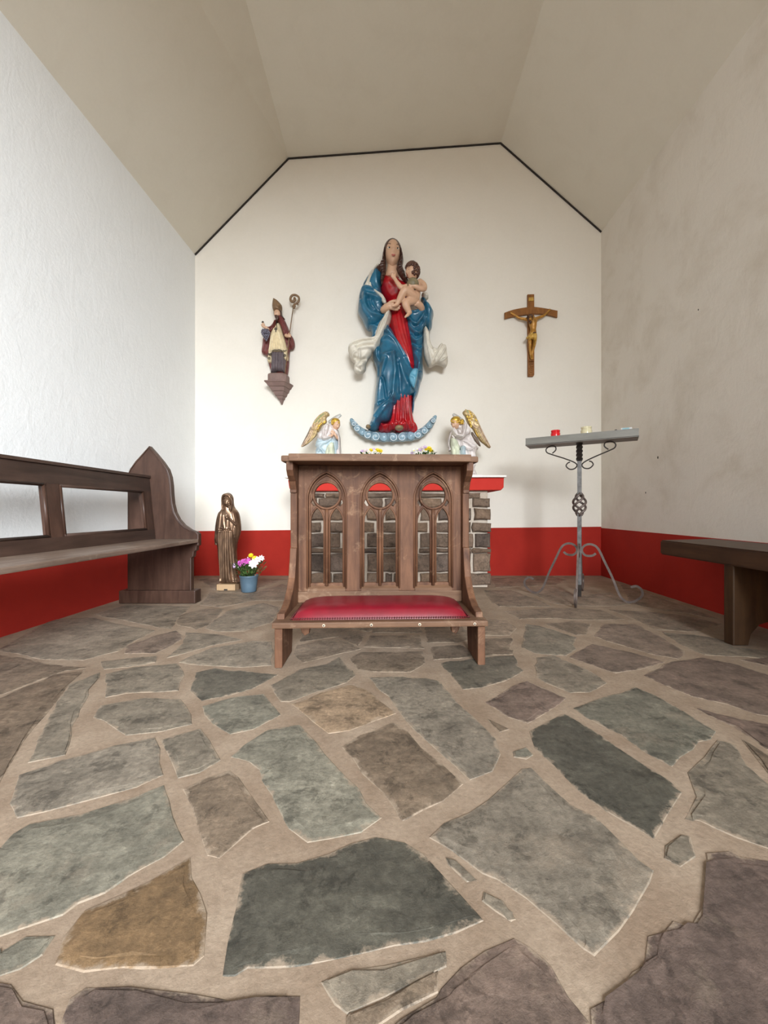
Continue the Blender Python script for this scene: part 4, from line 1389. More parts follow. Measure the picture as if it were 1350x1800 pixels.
for (u, w) in ((-.040, .232), (-.062, .226), (-.022, .238), (.000, .246), (-.052, .240), (-.030, .252), (-.008, .258), (.014, .236), (-.018, .224), (.012, .258), (.020, .250), (-.038, .220), (.004, .230)):
    flower(pl, (u + rr_.uniform(-.003, .003), -.045 + rr_.uniform(-.012, .012), w), .0165, M['magenta'], (rr_.uniform(-.4, .4), -1, rr_.uniform(.2, .8)), 11, 3, stem_from=(u * .5, -.01, .13))
flower(pl, (-.092, -.05, .215), .022, M['lilac'], (-.6, -1, .3), 10, 1, stem_from=(-.03, -.01, .13))
flower(pl, (.028, -.030, .292), .021, M['yellow'], (.1, -.8, .7), 14, 3, stem_from=(.01, 0, .13))
flower(pl, (.062, -.040, .270), .023, M['yellow'], (.1, -1, .4), 14, 3, stem_from=(.02, 0, .13))
flower(pl, (.066, -.075, .232), .040, M['white_petal'], (.05, -1, .35), 7, 2, centre=M['pink_petal'], stem_from=(.02, 0, .13))
flower(pl, (.090, -.052, .262), .028, M['white_petal'], (.5, -1, .4), 7, 2, stem_from=(.03, 0, .13))
flower(pl, (.112, -.035, .272), .026, M['white_petal'], (.8, -.8, .5), 7, 1, stem_from=(.03, 0, .13))
ball('bud', (.004, -.035, .277), .0055, M['pink_petal'], pl, nu=8, nv=6)
ball('bud', (-.062, -.060, .205), .0050, M['white_petal'], pl, nu=8, nv=6)

ALT = .9455


def bouquet(x, label, spec, zt):
    t = thing('flower_pot', label, 'flowers', (x, 3.50, ALT + .0015))
    v, f = lathe_data([(.050, 0), (.054, .004), (.066, .115), (.070, .118), (.070, .128), (.064, .128), (.06, .11)], 28)
    mesh_obj('pot', v, f, M['pot_grey'], t)
    v, f = lathe_data([(.06, .105), (.02, .11)], 16)
    mesh_obj('soil', v, f, M['soil'], t)
    leaves('foliage', t, (0, 0, .115), 170, .095, zt - .145, M['leaf'], .040, int(x * 100) + 50)
    for (u, z, r, m) in spec:
        flower(t, (u, -.05 + random.uniform(-.02, .01), z), r, M[m], (u * 3, -1, .7), 9, 3 if m == 'yellow' else 2, centre=M['yellow'] if m == 'white_petal' else None, stem_from=(u * .4, 0, .125))
    return t


bouquet(-.195, 'left of two low flower pots on the altar behind the kneeler rail', [(-.075, .232, .022, 'lilac'), (-.045, .240, .024, 'pink_petal'), (-.02, .226, .024, 'white_petal'), (.002, .244, .022, 'yellow'), (.028, .250, .022, 'lilac'), (.038, .230, .023, 'white_petal'), (.060, .242, .026, 'yellow'), (.085, .236, .026, 'yellow'), (-.065, .214, .022, 'white_petal')], .235)
bouquet(.278, 'right of two flower pots on the altar, slightly taller, behind the kneeler rail', [(-.085, .238, .028, 'white_petal'), (-.055, .250, .024, 'white_petal'), (-.03, .246, .022, 'lilac'), (-.01, .262, .024, 'pink_petal'), (.012, .270, .020, 'lilac'), (.022, .252, .023, 'yellow'), (.050, .258, .027, 'yellow'), (.065, .240, .026, 'yellow'), (-.01, .234, .022, 'white_petal'), (-.1, .222, .02, 'lilac'), (.10, .232, .016, 'white_petal')], .245)


# ================================================================== mother and child, painted wall statue
K = .000903
md = thing('mother_and_child_statue', 'large painted wall statue of a woman in blue mantle and red dress holding a child', 'statue', (.0, 3.88, 1.377))
DM = Draw(614, 2250, K, (0, 3.88, 1.377), 3.745)
# red dress
dress = [(505, 500), (555, 484), (610, 486), (665, 500), (720, 540), (790, 600), (780, 700), (770, 800), (790, 900), (815, 1000), (840, 1200), (862, 1450), (860, 1620), (838, 1790), (835, 1950), (850, 2040), (890, 2130), (880, 2190), (830, 2210), (760, 2170), (690, 2200), (620, 2170), (560, 2200), (480, 2190), (455, 2150), (480, 2085), (560, 2070), (600, 1950), (600, 1645), (575, 1400), (560, 1200), (555, 1000), (565, 900), (540, 800), (490, 690), (470, 590)]
df = [([(560, 640)], 62, .040), ([(690, 680)], 62, .038), ([(540, 500), (610, 510), (680, 520)], 14, .006), ([(530, 770), (620, 790), (720, 790)], 26, -.030)]
for a, b, c in ((615, 690, 805), (650, 728, 825), (690, 762, 845), (725, 795, 855), (590, 650, 770)):
    df.append(([(a, 840), ((a + b) / 2, 1000), (b, 1180), (c, 1480)], 17, .018))
for a, b in ((632, 600), (668, 650), (705, 702), (742, 752), (780, 800), (812, 838)):
    df.append(([(a, 1800), ((a * 2 + b) / 3, 1960), (b, 2090)], 14, .020))
for a, b in ((650, 625), (687, 676), (724, 727), (762, 776)):
    df.append(([(a, 1820), (b, 2090)], 8, -.012))
for i in range(9):
    u = 490 + i * 46
    df.append(([(u, 2100 + 22 * (i % 2)), (u + 26, 2150 - 25 * (i % 2)), (u + 12, 2185)], 13, .028))
carve('dress', DM, dress, -.06, .155, 130, M['red'], md, df, back=.35, res=7)
# blue mantle, picture-left shoulder and sleeve
sl = [(455, 415), (490, 430), (502, 520), (490, 620), (505, 700), (545, 790), (515, 815), (520, 880), (540, 930), (538, 975), (490, 1000), (440, 1040), (385, 1065), (330, 1055), (285, 960), (245, 890), (235, 830), (250, 690), (275, 610), (310, 540), (350, 480), (400, 435)]
carve('mantle_sleeve', DM, sl, -.10, .130, 90, M['blue'], md, [([(290, 660), (350, 670), (450, 690)], 18, .026), ([(320, 740), (400, 760), (505, 800)], 22, .032), ([(315, 745), (320, 850), (390, 940), (480, 960)], 18, .026), ([(270, 800), (300, 900), (360, 1000)], 18, .022),
      ([(400, 800), (440, 880), (500, 930)], 16, -.024), ([(350, 780), (370, 860), (420, 900)], 13, -.020), ([(260, 700), (255, 820)], 14, .014), ([(430, 460), (440, 560), (470, 660)], 16, .014), ([(300, 600), (380, 640), (460, 720)], 12, -.022), ([(470, 830), (500, 880), (520, 950)], 10, .02)], res=9)
carve('mantle_lining', DM, [(462, 380), (436, 400), (400, 440), (365, 480), (345, 540), (318, 600), (312, 645), (345, 660), (410, 690), (470, 740), (510, 805), (545, 805), (538, 760), (500, 705), (440, 668), (395, 630), (392, 560), (412, 490), (430, 440), (470, 410)], -.205, .028, 18, M['cream_cloth'], md,
      [([(440, 410), (380, 500), (345, 630)], 8, .012), ([(330, 640), (430, 680), (520, 780)], 7, .010), ([(420, 440), (375, 560), (370, 640)], 6, -.008)], res=7)
# sleeve below the hand
carve('mantle_fold', DM, [(330, 1040), (400, 1030), (480, 985), (520, 990), (500, 1080), (450, 1180), (390, 1180), (385, 1100), (350, 1070)], -.12, .08, 50, M['blue'], md, [([(380, 1060), (440, 1080), (470, 1120)], 14, .02)], res=9)
# big front drape of the mantle
fr = [(500, 1090), (545, 1040), (575, 1035), (625, 1090), (680, 1190), (735, 1300), (790, 1410), (825, 1500), (880, 1515), (945, 1525), (930, 1610), (905, 1645), (880, 1760), (830, 1790), (780, 1835), (720, 1875), (650, 1900), (615, 1960), (590, 2040), (560, 2070), (490, 2080), (455, 2150), (400, 2165), (345, 2140), (365, 2080), (395, 2000), (410, 1900), (425, 1750), (440, 1600), (440, 1490), (415, 1420), (395, 1320), (430, 1270), (470, 1200)]
ff_ = [([(480, 1220), (560, 1200), (660, 1270), (760, 1420), (840, 1540)], 26, .038), ([(530, 1130), (600, 1170), (690, 1290), (800, 1470)], 18, .028), ([(545, 1165), (640, 1240), (740, 1400)], 12, -.024),
       ([(600, 1430)], 100, .050), ([(625, 1400), (640, 1550), (632, 1645), (610, 1880)], 22, .036), ([(500, 1430), (560, 1400), (640, 1400)], 20, .026), ([(540, 1450), (490, 1600), (462, 1750), (455, 1900)], 20, .030),
       ([(470, 1480), (480, 1600), (520, 1645), (550, 1840)], 15, -.030), ([(690, 1500), (740, 1640), (800, 1770)], 24, .026), ([(660, 1450), (690, 1600), (700, 1800)], 15, -.022), ([(590, 1840), (500, 1930), (420, 2010)], 18, .032), ([(570, 1900), (490, 2000), (430, 2080)], 15, .026),
       ([(600, 1790), (560, 1860), (470, 1900)], 12, -.026), ([(440, 1560), (438, 1750), (425, 1900)], 12, .020), ([(480, 1260), (470, 1350), (480, 1440)], 16, -.028), ([(450, 1300), (440, 1380), (470, 1450)], 14, .022),
       ([(380, 2080), (430, 2110), (450, 2140)], 12, .022), ([(420, 1900), (400, 2000), (440, 2060)], 12, .02), ([(560, 1060), (560, 1120), (600, 1140)], 12, .02), ([(620, 1890), (720, 1850), (830, 1770)], 8, .010)]
carve('mantle', DM, fr, -.09, .170, 120, M['blue'], md, ff_, back=.3, res=9)
carve('mantle_turnback', DM, [(805, 1555), (840, 1515), (888, 1518), (890, 1560), (875, 1640), (848, 1725), (815, 1690), (790, 1630), (788, 1590)], -.255, .03, 30, M['blue_light'], md, [([(800, 1590), (850, 1620), (860, 1670)], 14, .012)], res=8)
# mantle on the picture-right
rm = [(925, 720), (975, 750), (1010, 800), (1045, 850), (1065, 890), (1052, 960), (1045, 1040), (1015, 1085), (1005, 1140), (985, 1070), (955, 1110), (950, 1250), (945, 1400), (948, 1530), (930, 1600), (905, 1720), (880, 1790), (860, 1830), (850, 1930), (828, 1990), (830, 1800), (835, 1530), (800, 1250), (770, 1120), (745, 990), (765, 900), (830, 870), (900, 850), (935, 800)]
carve('mantle_right_side', DM, rm, -.09, .130, 90, M['blue'], md, [([(770, 960), (820, 1040), (880, 1060), (950, 960)], 18, .034), ([(790, 1060), (860, 1150), (920, 1130), (970, 1000)], 17, .032), ([(815, 1180), (870, 1240), (940, 1180)], 16, .030), ([(830, 1290), (900, 1330), (945, 1280)], 15, .026),
      ([(780, 1010), (850, 1090), (930, 1030)], 10, -.024), ([(810, 1120), (870, 1195), (940, 1140)], 10, -.024), ([(830, 1240), (890, 1290), (940, 1240)], 10, -.022), ([(850, 1360), (890, 1430), (910, 1520)], 16, .024), ([(920, 1380), (880, 1560), (860, 1645)], 14, .022),
      ([(940, 800), (990, 860), (1010, 960), (990, 1050)], 20, .026), ([(1000, 830), (1035, 920), (1025, 1030)], 12, .018), ([(960, 860), (970, 960)], 11, -.022), ([(850, 1800), (845, 1900)], 10, .012), ([(770, 900), (850, 930), (930, 880)], 16, .022)], res=9)
carve('mantle_cuff', DM, [(930, 700), (965, 685), (1000, 705), (1005, 745), (975, 765), (945, 750)], -.13, .05, 24, M['cream_cloth'], md, [([(940, 720), (990, 740)], 8, .012)], res=7)
# cream drapes flying out on both sides
ld = [(540, 895), (592, 893), (600, 940), (585, 1000), (560, 1060), (530, 1120), (500, 1200), (465, 1265), (430, 1310), (395, 1320), (385, 1350), (345, 1410), (325, 1460), (322, 1510), (290, 1545), (240, 1552), (205, 1525), (195, 1480), (205, 1440), (170, 1405), (150, 1350), (133, 1285), (160, 1235), (200, 1205), (265, 1185), (340, 1180), (405, 1170), (430, 1100), (460, 1020), (510, 950)]
carve('cream_drape', DM, ld, -.165, .085, 48, M['cream_cloth'], md, [([(570, 920), (530, 1060), (470, 1180), (430, 1270)], 13, .022), ([(545, 930), (490, 1050), (445, 1180)], 9, .014), ([(560, 930), (505, 1070), (455, 1200)], 6, -.016), ([(420, 1195), (300, 1215), (200, 1245), (150, 1290)], 14, .024), ([(420, 1250), (300, 1260), (230, 1290)], 11, .02),
      ([(400, 1300), (290, 1310), (210, 1360), (180, 1400)], 14, .026), ([(410, 1225), (300, 1238), (210, 1270)], 6, -.016), ([(400, 1275), (300, 1285), (220, 1330)], 6, -.018), ([(260, 1330), (265, 1400), (250, 1470)], 13, .028), ([(225, 1440), (240, 1500), (300, 1480)], 11, .022), ([(215, 1400), (265, 1430), (320, 1410)], 12, -.036), ([(235, 1500), (265, 1520)], 14, -.03)], res=7)
rd = [(948, 1090), (975, 1050), (1005, 1090), (1020, 1150), (1030, 1220), (1060, 1275), (1095, 1285), (1110, 1265), (1135, 1240), (1165, 1248), (1195, 1255), (1205, 1320), (1215, 1390), (1215, 1430), (1195, 1485), (1160, 1482), (1125, 1465), (1085, 1460), (1040, 1485), (1005, 1480), (980, 1430), (955, 1350), (948, 1220)]
carve('cream_drape', DM, rd, -.14, .080, 48, M['cream_cloth'], md, [([(970, 1110), (990, 1250), (1015, 1380), (1030, 1465)], 12, .024), ([(1000, 1130), (1010, 1250), (1050, 1330)], 10, .02), ([(985, 1150), (1002, 1290), (1035, 1400)], 6, -.018), ([(1050, 1440), (1090, 1360), (1140, 1260)], 12, .026), ([(1090, 1450), (1140, 1380), (1195, 1290)], 11, .022), ([(1070, 1420), (1110, 1350), (1160, 1270)], 6, -.02), ([(1130, 1450), (1180, 1420), (1205, 1390)], 12, .022), ([(1050, 1320), (1080, 1340), (1100, 1310)], 12, -.03)], res=7)
# neck, head, hair
v, f, Mx = head_data(DM.at(613, 216, -.175, -.275), 286 * K, rot(6, 2, 1), .275)
nk = sweep_data([DM.p(606, 540, -.135), DM.p(604, 480, -.145), DM.at(608, 410, -.15, -.21), DM.at(612, 340, -.16, -.25)], [.072, .060, .052, .050], n=20)
vv_, ff2 = join_data([(v, f), nk])
hd = mesh_obj('head', vv_, ff2, M['skin'], md)
face_parts(hd, Mx, 286 * K)
cap_v, cap_f = ball_data(DM.at(614, 214, -.145, -.225), (100 * K, 116 * K, 140 * K), 28, 18)
hr = mesh_obj('hair', cap_v, cap_f, M['hair'], md)
lock_l = [(552, 165), (536, 180), (518, 215), (505, 270), (495, 340), (470, 385), (430, 430), (412, 465), (450, 478), (486, 468), (478, 530), (488, 600), (512, 590), (530, 530), (542, 455), (545, 380), (534, 310), (532, 230), (550, 180), (560, 168)]
lock_r = [(668, 165), (692, 180), (712, 210), (728, 280), (732, 340), (722, 400), (745, 450), (765, 520), (792, 560), (770, 590), (735, 560), (700, 510), (668, 460), (655, 420), (672, 370), (690, 300), (694, 220), (678, 180), (662, 168)]
for L, sg in ((lock_l, 1), (lock_r, -1)):
    carve('hair_lock', DM, L, -.165, .055, 34, M['hair'], hr, [([(L[3][0] + 10 * sg, 200), (L[4][0] + 14 * sg, 330), (L[6][0] + 30 * sg, 440), (490 if sg > 0 else 735, 560)], 7, .014)], res=7, ripple=(.010, 46, 1.35))
# hands of the woman
figure('hand', DM, [[(520, 848, -.215, 38), (548, 844, -.245, 40), (575, 842, -.262, 40)], [(575, 835, -.262, 38), (615, 842, -.272, 30)],
                    [(600, 812, -.272, 17), (640, 800, -.288, 15), (672, 800, -.292, 11)], [(612, 835, -.280, 16), (655, 850, -.296, 14), (690, 858, -.298, 11)], [(608, 855, -.280, 16), (650, 872, -.294, 13), (684, 878, -.294, 10)],
                    [(600, 868, -.276, 15), (640, 886, -.286, 12), (668, 890, -.286, 9)], [(585, 815, -.285, 17), (630, 808, -.302, 14), (662, 818, -.305, 11)]], .0042, M['skin'], md, 4)
figure('hand', DM, [[(930, 838, -.205, 36), (910, 824, -.235, 38), (880, 812, -.255, 38)], [(885, 812, -.257, 36), (850, 800, -.262, 28)],
                    [(868, 785, -.262, 15), (835, 760, -.275, 13), (790, 742, -.276, 10)], [(855, 800, -.268, 15), (815, 778, -.282, 13), (770, 760, -.282, 10)], [(855, 818, -.268, 15), (812, 800, -.282, 13), (772, 782, -.280, 10)],
                    [(860, 834, -.266, 14), (825, 824, -.276, 12), (790, 810, -.274, 9)], [(895, 790, -.265, 16), (878, 755, -.28, 13), (860, 732, -.284, 10)]], .0042, M['skin'], md, 4)
# the child: one continuous body
ch = figure('child', DM, [[(838, 560, -.245, 46), (850, 600, -.265, 60), (850, 660, -.275, 62), (846, 715, -.27, 62), (838, 745, -.265, 54)],
                          [(840, 570, -.25, 34), (828, 535, -.26, 30), (822, 500, -.265, 34)],
                          [(818, 590, -.29, 30), (770, 640, -.325, 28), (715, 655, -.335, 27), (680, 620, -.335, 24), (655, 578, -.33, 19), (638, 548, -.33, 20)],
                          [(640, 550, -.335, 9), (622, 512, -.345, 7)], [(632, 556, -.335, 9), (606, 522, -.342, 7)], [(650, 545, -.330, 9), (648, 506, -.338, 7)], [(628, 562, -.332, 8), (606, 542, -.340, 6)],
                          [(905, 560, -.275, 34), (940, 600, -.29, 34), (948, 645, -.305, 30), (905, 668, -.34, 27), (855, 660, -.36, 22), (820, 652, -.365, 20)],
                          [(825, 640, -.37, 9), (795, 632, -.37, 7)], [(822, 652, -.372, 9), (788, 650, -.372, 7)], [(824, 664, -.37, 9), (792, 668, -.37, 7)], [(835, 635, -.368, 9), (815, 612, -.372, 7)],
                          [(840, 725, -.29, 52), (790, 705, -.335, 48), (745, 705, -.36, 42), (712, 750, -.35, 36), (685, 795, -.34, 28), (665, 830, -.335, 20)], [(668, 828, -.335, 19), (640, 845, -.345, 17), (618, 852, -.35, 12)],
                          [(838, 745, -.27, 52), (790, 785, -.31, 44), (755, 812, -.325, 40), (775, 860, -.315, 34), (800, 892, -.305, 24)], [(800, 890, -.305, 22), (778, 925, -.318, 18), (752, 952, -.328, 11)]],
            .0052, M['skin'], md, 4)
v, f, Mc = head_data(DM.at(830, 458, -.27, -.30), 160 * K, rot(-62, 4, 6), .40)
hc = mesh_obj('child_head', v, f, M['skin'], md)
face_parts(hc, Mc, 160 * K)
bits = []
rc = random.Random(2)
for i in range(230):
    a, b = rc.uniform(0, 2 * pi), rc.uniform(-.7, 1.55)
    p = Vector((cos(b) * sin(a) * .395, -cos(b) * cos(a) * .44, sin(b) * .5 + .06)) * 160 * K
    if p.y < -.2 * 160 * K and p.z < .25 * 160 * K:
        continue
    bits.append(ball_data(tuple(Mc @ p), 17 * K, 7, 5))
bits.append(ball_data(tuple(Mc @ (Vector((0, .10, .10)) * 160 * K)), (.40 * 160 * K, .38 * 160 * K, .43 * 160 * K), 20, 14, Mc.to_3x3()))
v, f = join_data(bits)
mesh_obj('child_curls', v, f, M['hair_child'], md)
ball('globe', DM.p(832, 612, -.335), 62 * K, M['globe'], md, nu=24, nv=16)
# crescent of cloud with curled puffs, and the shoes
CP = [(172, 2075), (195, 2112), (235, 2165), (290, 2205), (350, 2235), (430, 2255), (520, 2262), (620, 2262), (720, 2258), (810, 2250), (890, 2230), (955, 2190), (1010, 2135), (1050, 2080), (1075, 2040)]
C3 = catmull(CP, 5)
rad = np.interp(np.linspace(0, 1, len(C3)), [0, .12, .35, .7, .9, 1], [20, 36, 52, 50, 34, 18])
sweep('cloud', [DM.p(u, v_, -.085) for u, v_ in C3], rad * K, M['cloud'], md, n=16, round_caps=True)
for i in range(1, 14):
    u, v_ = CP[i]
    r = np.interp(i, [0, 2, 5, 9, 12, 14], [24, 36, 50, 50, 36, 22])
    sgn = 1 if i % 2 else -1
    pf = ball('cloud_puff', DM.p(u, v_ + 2, -.115), (r * K * 1.08, r * K * .95, r * K * 1.05), M['cloud'], md, nu=16, nv=12)
    P = []
    for q in range(30):
        a = q / 29 * 2 * pi * 1.35
        rr = r * (1.0 - .74 * q / 29)
        P.append(DM.p(u + sgn * rr * cos(a - 2.2), v_ + 2 + rr * sin(a - 2.2), -.115 - sqrt(max(.02, 1.0 - (rr / r / 1.06) ** 2)) * r * K * .95 - .002))
    sweep('cloud_curl', P, [.0040 if q < 26 else .0030 for q in range(30)], M['cloud_light'] if i % 3 else M['cloud'], pf, n=6)
ball('shoe', DM.p(685, 2160, -.225), (46 * K, .055, 30 * K), M['shoe'], md, nu=16, nv=10)
ball('shoe', DM.p(352, 2148, -.20), (26 * K, .045, 24 * K), M['shoe'], md, nu=14, nv=10)
plate('wall_bracket', [[(-.05, -.015), (.05, -.015), (.05, .03), (-.05, .03)]], .06, M['shoe'], md, .003, 'XZ', -.031)

# ================================================================== bishop on his bracket
KB = .000682
bp = thing('bishop_statue', 'small painted bishop statue with mitre, crozier and grapes on a wall bracket', 'statue', (-1.124, 3.88, 1.917))
DB = Draw(480, 1400, KB, (-1.124, 3.88, 1.917), 3.773)
box_pts = [(-.097, -.150), (.085, -.150), (.085, 0), (-.097, 0)]
lv = [(0, 1.0), (-.012, 1.02), (-.015, .95), (-.046, .80), (-.049, .71), (-.084, .60), (-.087, .51), (-.122, .40), (-.125, .31), (-.150, .24), (-.153, .17), (-.198, .03)]
V, F = [], []
front = [(-.112, 0), (-.118, -.155), (.082, -.155), (.122, 0)]
for z, s in lv:
    for x, y in front:
        V.append((.012 + (x - .012) * s, y * (s * .85 + .15) if y else 0, z))
for i in range(len(lv) - 1):
    for k in range(4):
        k2 = (k + 1) % 4
        F.append((i * 4 + k, i * 4 + k2, i * 4 + 4 + k2, i * 4 + 4 + k))
F += [(0, 1, 2, 3), tuple(len(V) - 4 + k for k in (3, 2, 1, 0))]
mesh_obj('bracket', V, F, M['console'], bp, smooth=False)
V = [(DB.x(u), y, z) for z in (0, .068, .080) for u, y in ((338, -.02), (338, -.118), (380, -.135), (555, -.135), (600, -.118), (612, -.02))]
V = [(x * (1 if z < .075 else .93), y * (1 if z < .075 else .95), z) for x, y, z in V]
F = [(i * 6 + k, i * 6 + (k + 1) % 6, i * 6 + 6 + (k + 1) % 6, i * 6 + 6 + k) for i in (0, 1) for k in range(6)] + [tuple(range(5, -1, -1)), tuple(range(12, 18))]
mesh_obj('plinth', V, F, M['console'], bp, smooth=False)
carve('cope', DB, [(430, 495), (470, 440), (525, 440), (570, 500), (600, 580), (640, 680), (690, 750), (714, 830), (708, 890), (680, 925), (650, 930), (635, 1010), (630, 1150), (605, 1310), (560, 1290), (400, 1270), (362, 1230), (330, 1130), (300, 1020), (262, 1000), (232, 965), (240, 880), (252, 760), (300, 740), (350, 660), (320, 630), (300, 610), (330, 600), (380, 560)],
      -.035, .045, 60, M['maroon'], bp, [([(300, 780), (260, 900), (250, 970)], 12, .012), ([(320, 820), (290, 940), (280, 990)], 9, .010), ([(620, 700), (660, 800), (690, 900)], 14, .012), ([(640, 760), (650, 860), (660, 920)], 9, -.01), ([(620, 960), (610, 1150), (595, 1290)], 12, .01), ([(340, 1030), (360, 1140), (380, 1220)], 12, .01)], res=8)
carve('cassock', DB, [(370, 960), (480, 950), (590, 960), (598, 1080), (590, 1190), (575, 1262), (530, 1250), (480, 1245), (420, 1252), (362, 1262), (370, 1150), (365, 1050)], -.055, .060, 60, M['purple_grey'], bp,
      [([(x, 980), (x - 4, 1240)], 9, .012) for x in (405, 440, 475, 520, 560)] + [([(x, 980), (x - 4, 1240)], 6, -.010) for x in (422, 458, 498, 540)], res=8)
carve('alb', DB, [(445, 560), (490, 540), (530, 640), (565, 760), (595, 880), (610, 985), (612, 1078), (555, 1062), (548, 985), (500, 962), (440, 968), (392, 985), (386, 1108), (320, 1100), (326, 985), (345, 870), (362, 700), (400, 640)], -.075, .055, 60, M['ivory'], bp,
      [([(440 + a * .3, 640), (440 + a * .7, 800), (440 + a, 950)], 9, .010) for a in (-95, -60, -25, 15, 55, 95, 130)] + [([(440 + a * .5, 700), (440 + a, 940)], 6, -.008) for a in (-78, -42, -5, 35, 75)], res=8)
for P in ([(330, 985), (360, 1000), (392, 985)], [(395, 955), (430, 942), (470, 945), (500, 938), (545, 960)], [(552, 952), (580, 958), (605, 945)], [(330, 1005), (360, 1016), (392, 1000)]):
    sweep('hem_band', [DB.p(u, v_, -.128 - .006) for u, v_ in P], .0042, M['ornament'], bp, n=6)
for u, v_ in ((352, 1062), (578, 1022)):
    sweep('embroidery', [DB.p(u + 14 * cos(a), v_ + 16 * sin(a), -.124) for a in np.linspace(0, 2 * pi, 13)], .0034, M['ornament'], bp, n=6)
    ball('embroidery', DB.p(u, v_, -.124), (.004, .006, .004), M['ornament'], bp, nu=8, nv=6)
carve('cape_front', DB, [(470, 435), (515, 435), (560, 485), (600, 570), (640, 670), (652, 715), (620, 745), (570, 742), (540, 690), (515, 610), (490, 545), (452, 510)], -.085, .055, 40, M['maroon'], bp, [([(500, 470), (550, 560), (580, 660)], 12, .012), ([(540, 480), (590, 590), (620, 690)], 10, .010), ([(560, 600), (590, 700)], 7, -.01)], res=7)
carve('right_sleeve', DB, [(452, 500), (448, 560), (430, 620), (385, 668), (345, 668), (308, 640), (300, 608), (345, 602), (390, 560), (420, 510)], -.085, .050, 34, M['maroon'], bp, [([(440, 530), (400, 610), (340, 630)], 10, .012), ([(420, 600), (370, 650)], 7, -.01)], res=7)
v, f, Mb = head_data(DB.at(460, 405, -.115, -.15), 128 * KB, rot(-32, 12, 4), .36)
hb = mesh_obj('head', v, f, M['skin'], bp)
face_parts(hb, Mb, 128 * KB)
carve('beard', DB, [(425, 440), (470, 435), (492, 470), (470, 520), (448, 500)], -.145, .018, 16, M['hair'], hb, res=6)
carve('hair', DB, [(490, 375), (525, 370), (535, 430), (575, 490), (545, 480), (505, 450)], -.095, .035, 20, M['hair'], hb, res=6)
carve('mitre', DB, [(402, 182), (432, 190), (470, 215), (505, 255), (522, 290), (516, 345), (500, 378), (455, 372), (418, 385), (396, 350), (384, 300), (390, 235)], -.095, .055, 52, M['mitre'], bp, [([(440, 230), (455, 300), (460, 360)], 14, .008), ([(395, 340), (450, 350), (510, 345)], 8, .006)], back=1.0, res=8)
figure('raised_hand', DB, [[(330, 620, -.125, 24), (290, 608, -.135, 20)], [(285, 608, -.137, 20), (262, 600, -.14, 18)], [(262, 590, -.15, 8), (258, 565, -.155, 7)], [(272, 588, -.152, 8), (274, 562, -.157, 7)], [(254, 605, -.152, 8), (244, 585, -.157, 7)], [(282, 596, -.15, 8), (288, 574, -.15, 7)]], .0025, M['skin'], bp, 3)
ball('grape_stalk', DB.p(262, 548, -.142), (17 * KB, 16 * KB, 20 * KB), M['ornament'], bp, nu=10, nv=8)
bits = []
rb = random.Random(9)
for row, (v_, hw) in enumerate(((650, 48), (672, 62), (694, 66), (716, 62), (738, 52), (760, 40), (782, 26), (802, 10))):
    nn = max(1, int(hw * 2 / 22))
    for k in range(nn):
        u = 298 + (row * 2.2) + (-hw + 2 * hw * (k + .5) / nn)
        for yy in (-.150, -.132):
            bits.append(ball_data(DB.p(u + rb.uniform(-3, 3), v_ + rb.uniform(-4, 4), yy - .012 * (1 - ((u - 300) / 70) ** 2)), 12.5 * KB, 8, 6))
v, f = join_data(bits)
g_ = mesh_obj('grapes', v, f, M['grape'], bp)
g_['kind'] = 'stuff'
sweep('crozier_shaft', [DB.p(700, 325, -.090), DB.p(648, 700, -.125), DB.p(582, 1285, -.135)], 6.5 * KB, M['mitre'], bp, n=8)
v, f = lathe_data([(.006, 0), (.014, .006), (.010, .012), (.018, .022), (.012, .034), (.009, .04)], 12)
mesh_obj('crozier_knob', [(DB.x(702) + p[0] + .1 * p[2], -.09 + p[1], DB.z(335) + p[2]) for p in v], f, M['mitre'], bp)
P = [DB.p(u, v_, -.09) for u, v_ in catmull([(712, 290), (748, 272), (780, 240), (778, 185), (735, 155), (685, 160), (660, 200), (668, 240), (700, 250), (722, 225), (718, 200)], 5)]
sweep('crozier_crook', P, np.linspace(14, 19, len(P)) * KB, M['mitre'], bp, n=10, round_caps=True)
ball('crook_leaf', DB.p(765, 290, -.09), (12 * KB, 10 * KB, 12 * KB), M['mitre'], bp, nu=8, nv=6)
figure('staff_hand', DB, [[(590, 720, -.125, 26), (625, 738, -.138, 22), (645, 742, -.145, 20)], [(640, 728, -.155, 9), (662, 722, -.150, 7)], [(642, 742, -.157, 9), (666, 740, -.152, 7)], [(640, 756, -.155, 9), (662, 758, -.150, 7)], [(632, 724, -.15, 9), (640, 700, -.148, 7)]], .0025, M['skin'], bp, 3)
sweep('cord', [DB.p(u, v_, -.146) for u, v_ in ((455, 520, ), (460, 570), (466, 640))], .003, M['ornament'], bp, n=6)
plate('pendant_cross', [[(DB.x(u), DB.z(v_)) for u, v_ in ((460, 645), (474, 645), (474, 662), (488, 662), (488, 678), (474, 678), (474, 708), (460, 708), (460, 678), (446, 678), (446, 662), (460, 662))]], .006, M['ornament'], bp, .001, 'XZ', -.150)

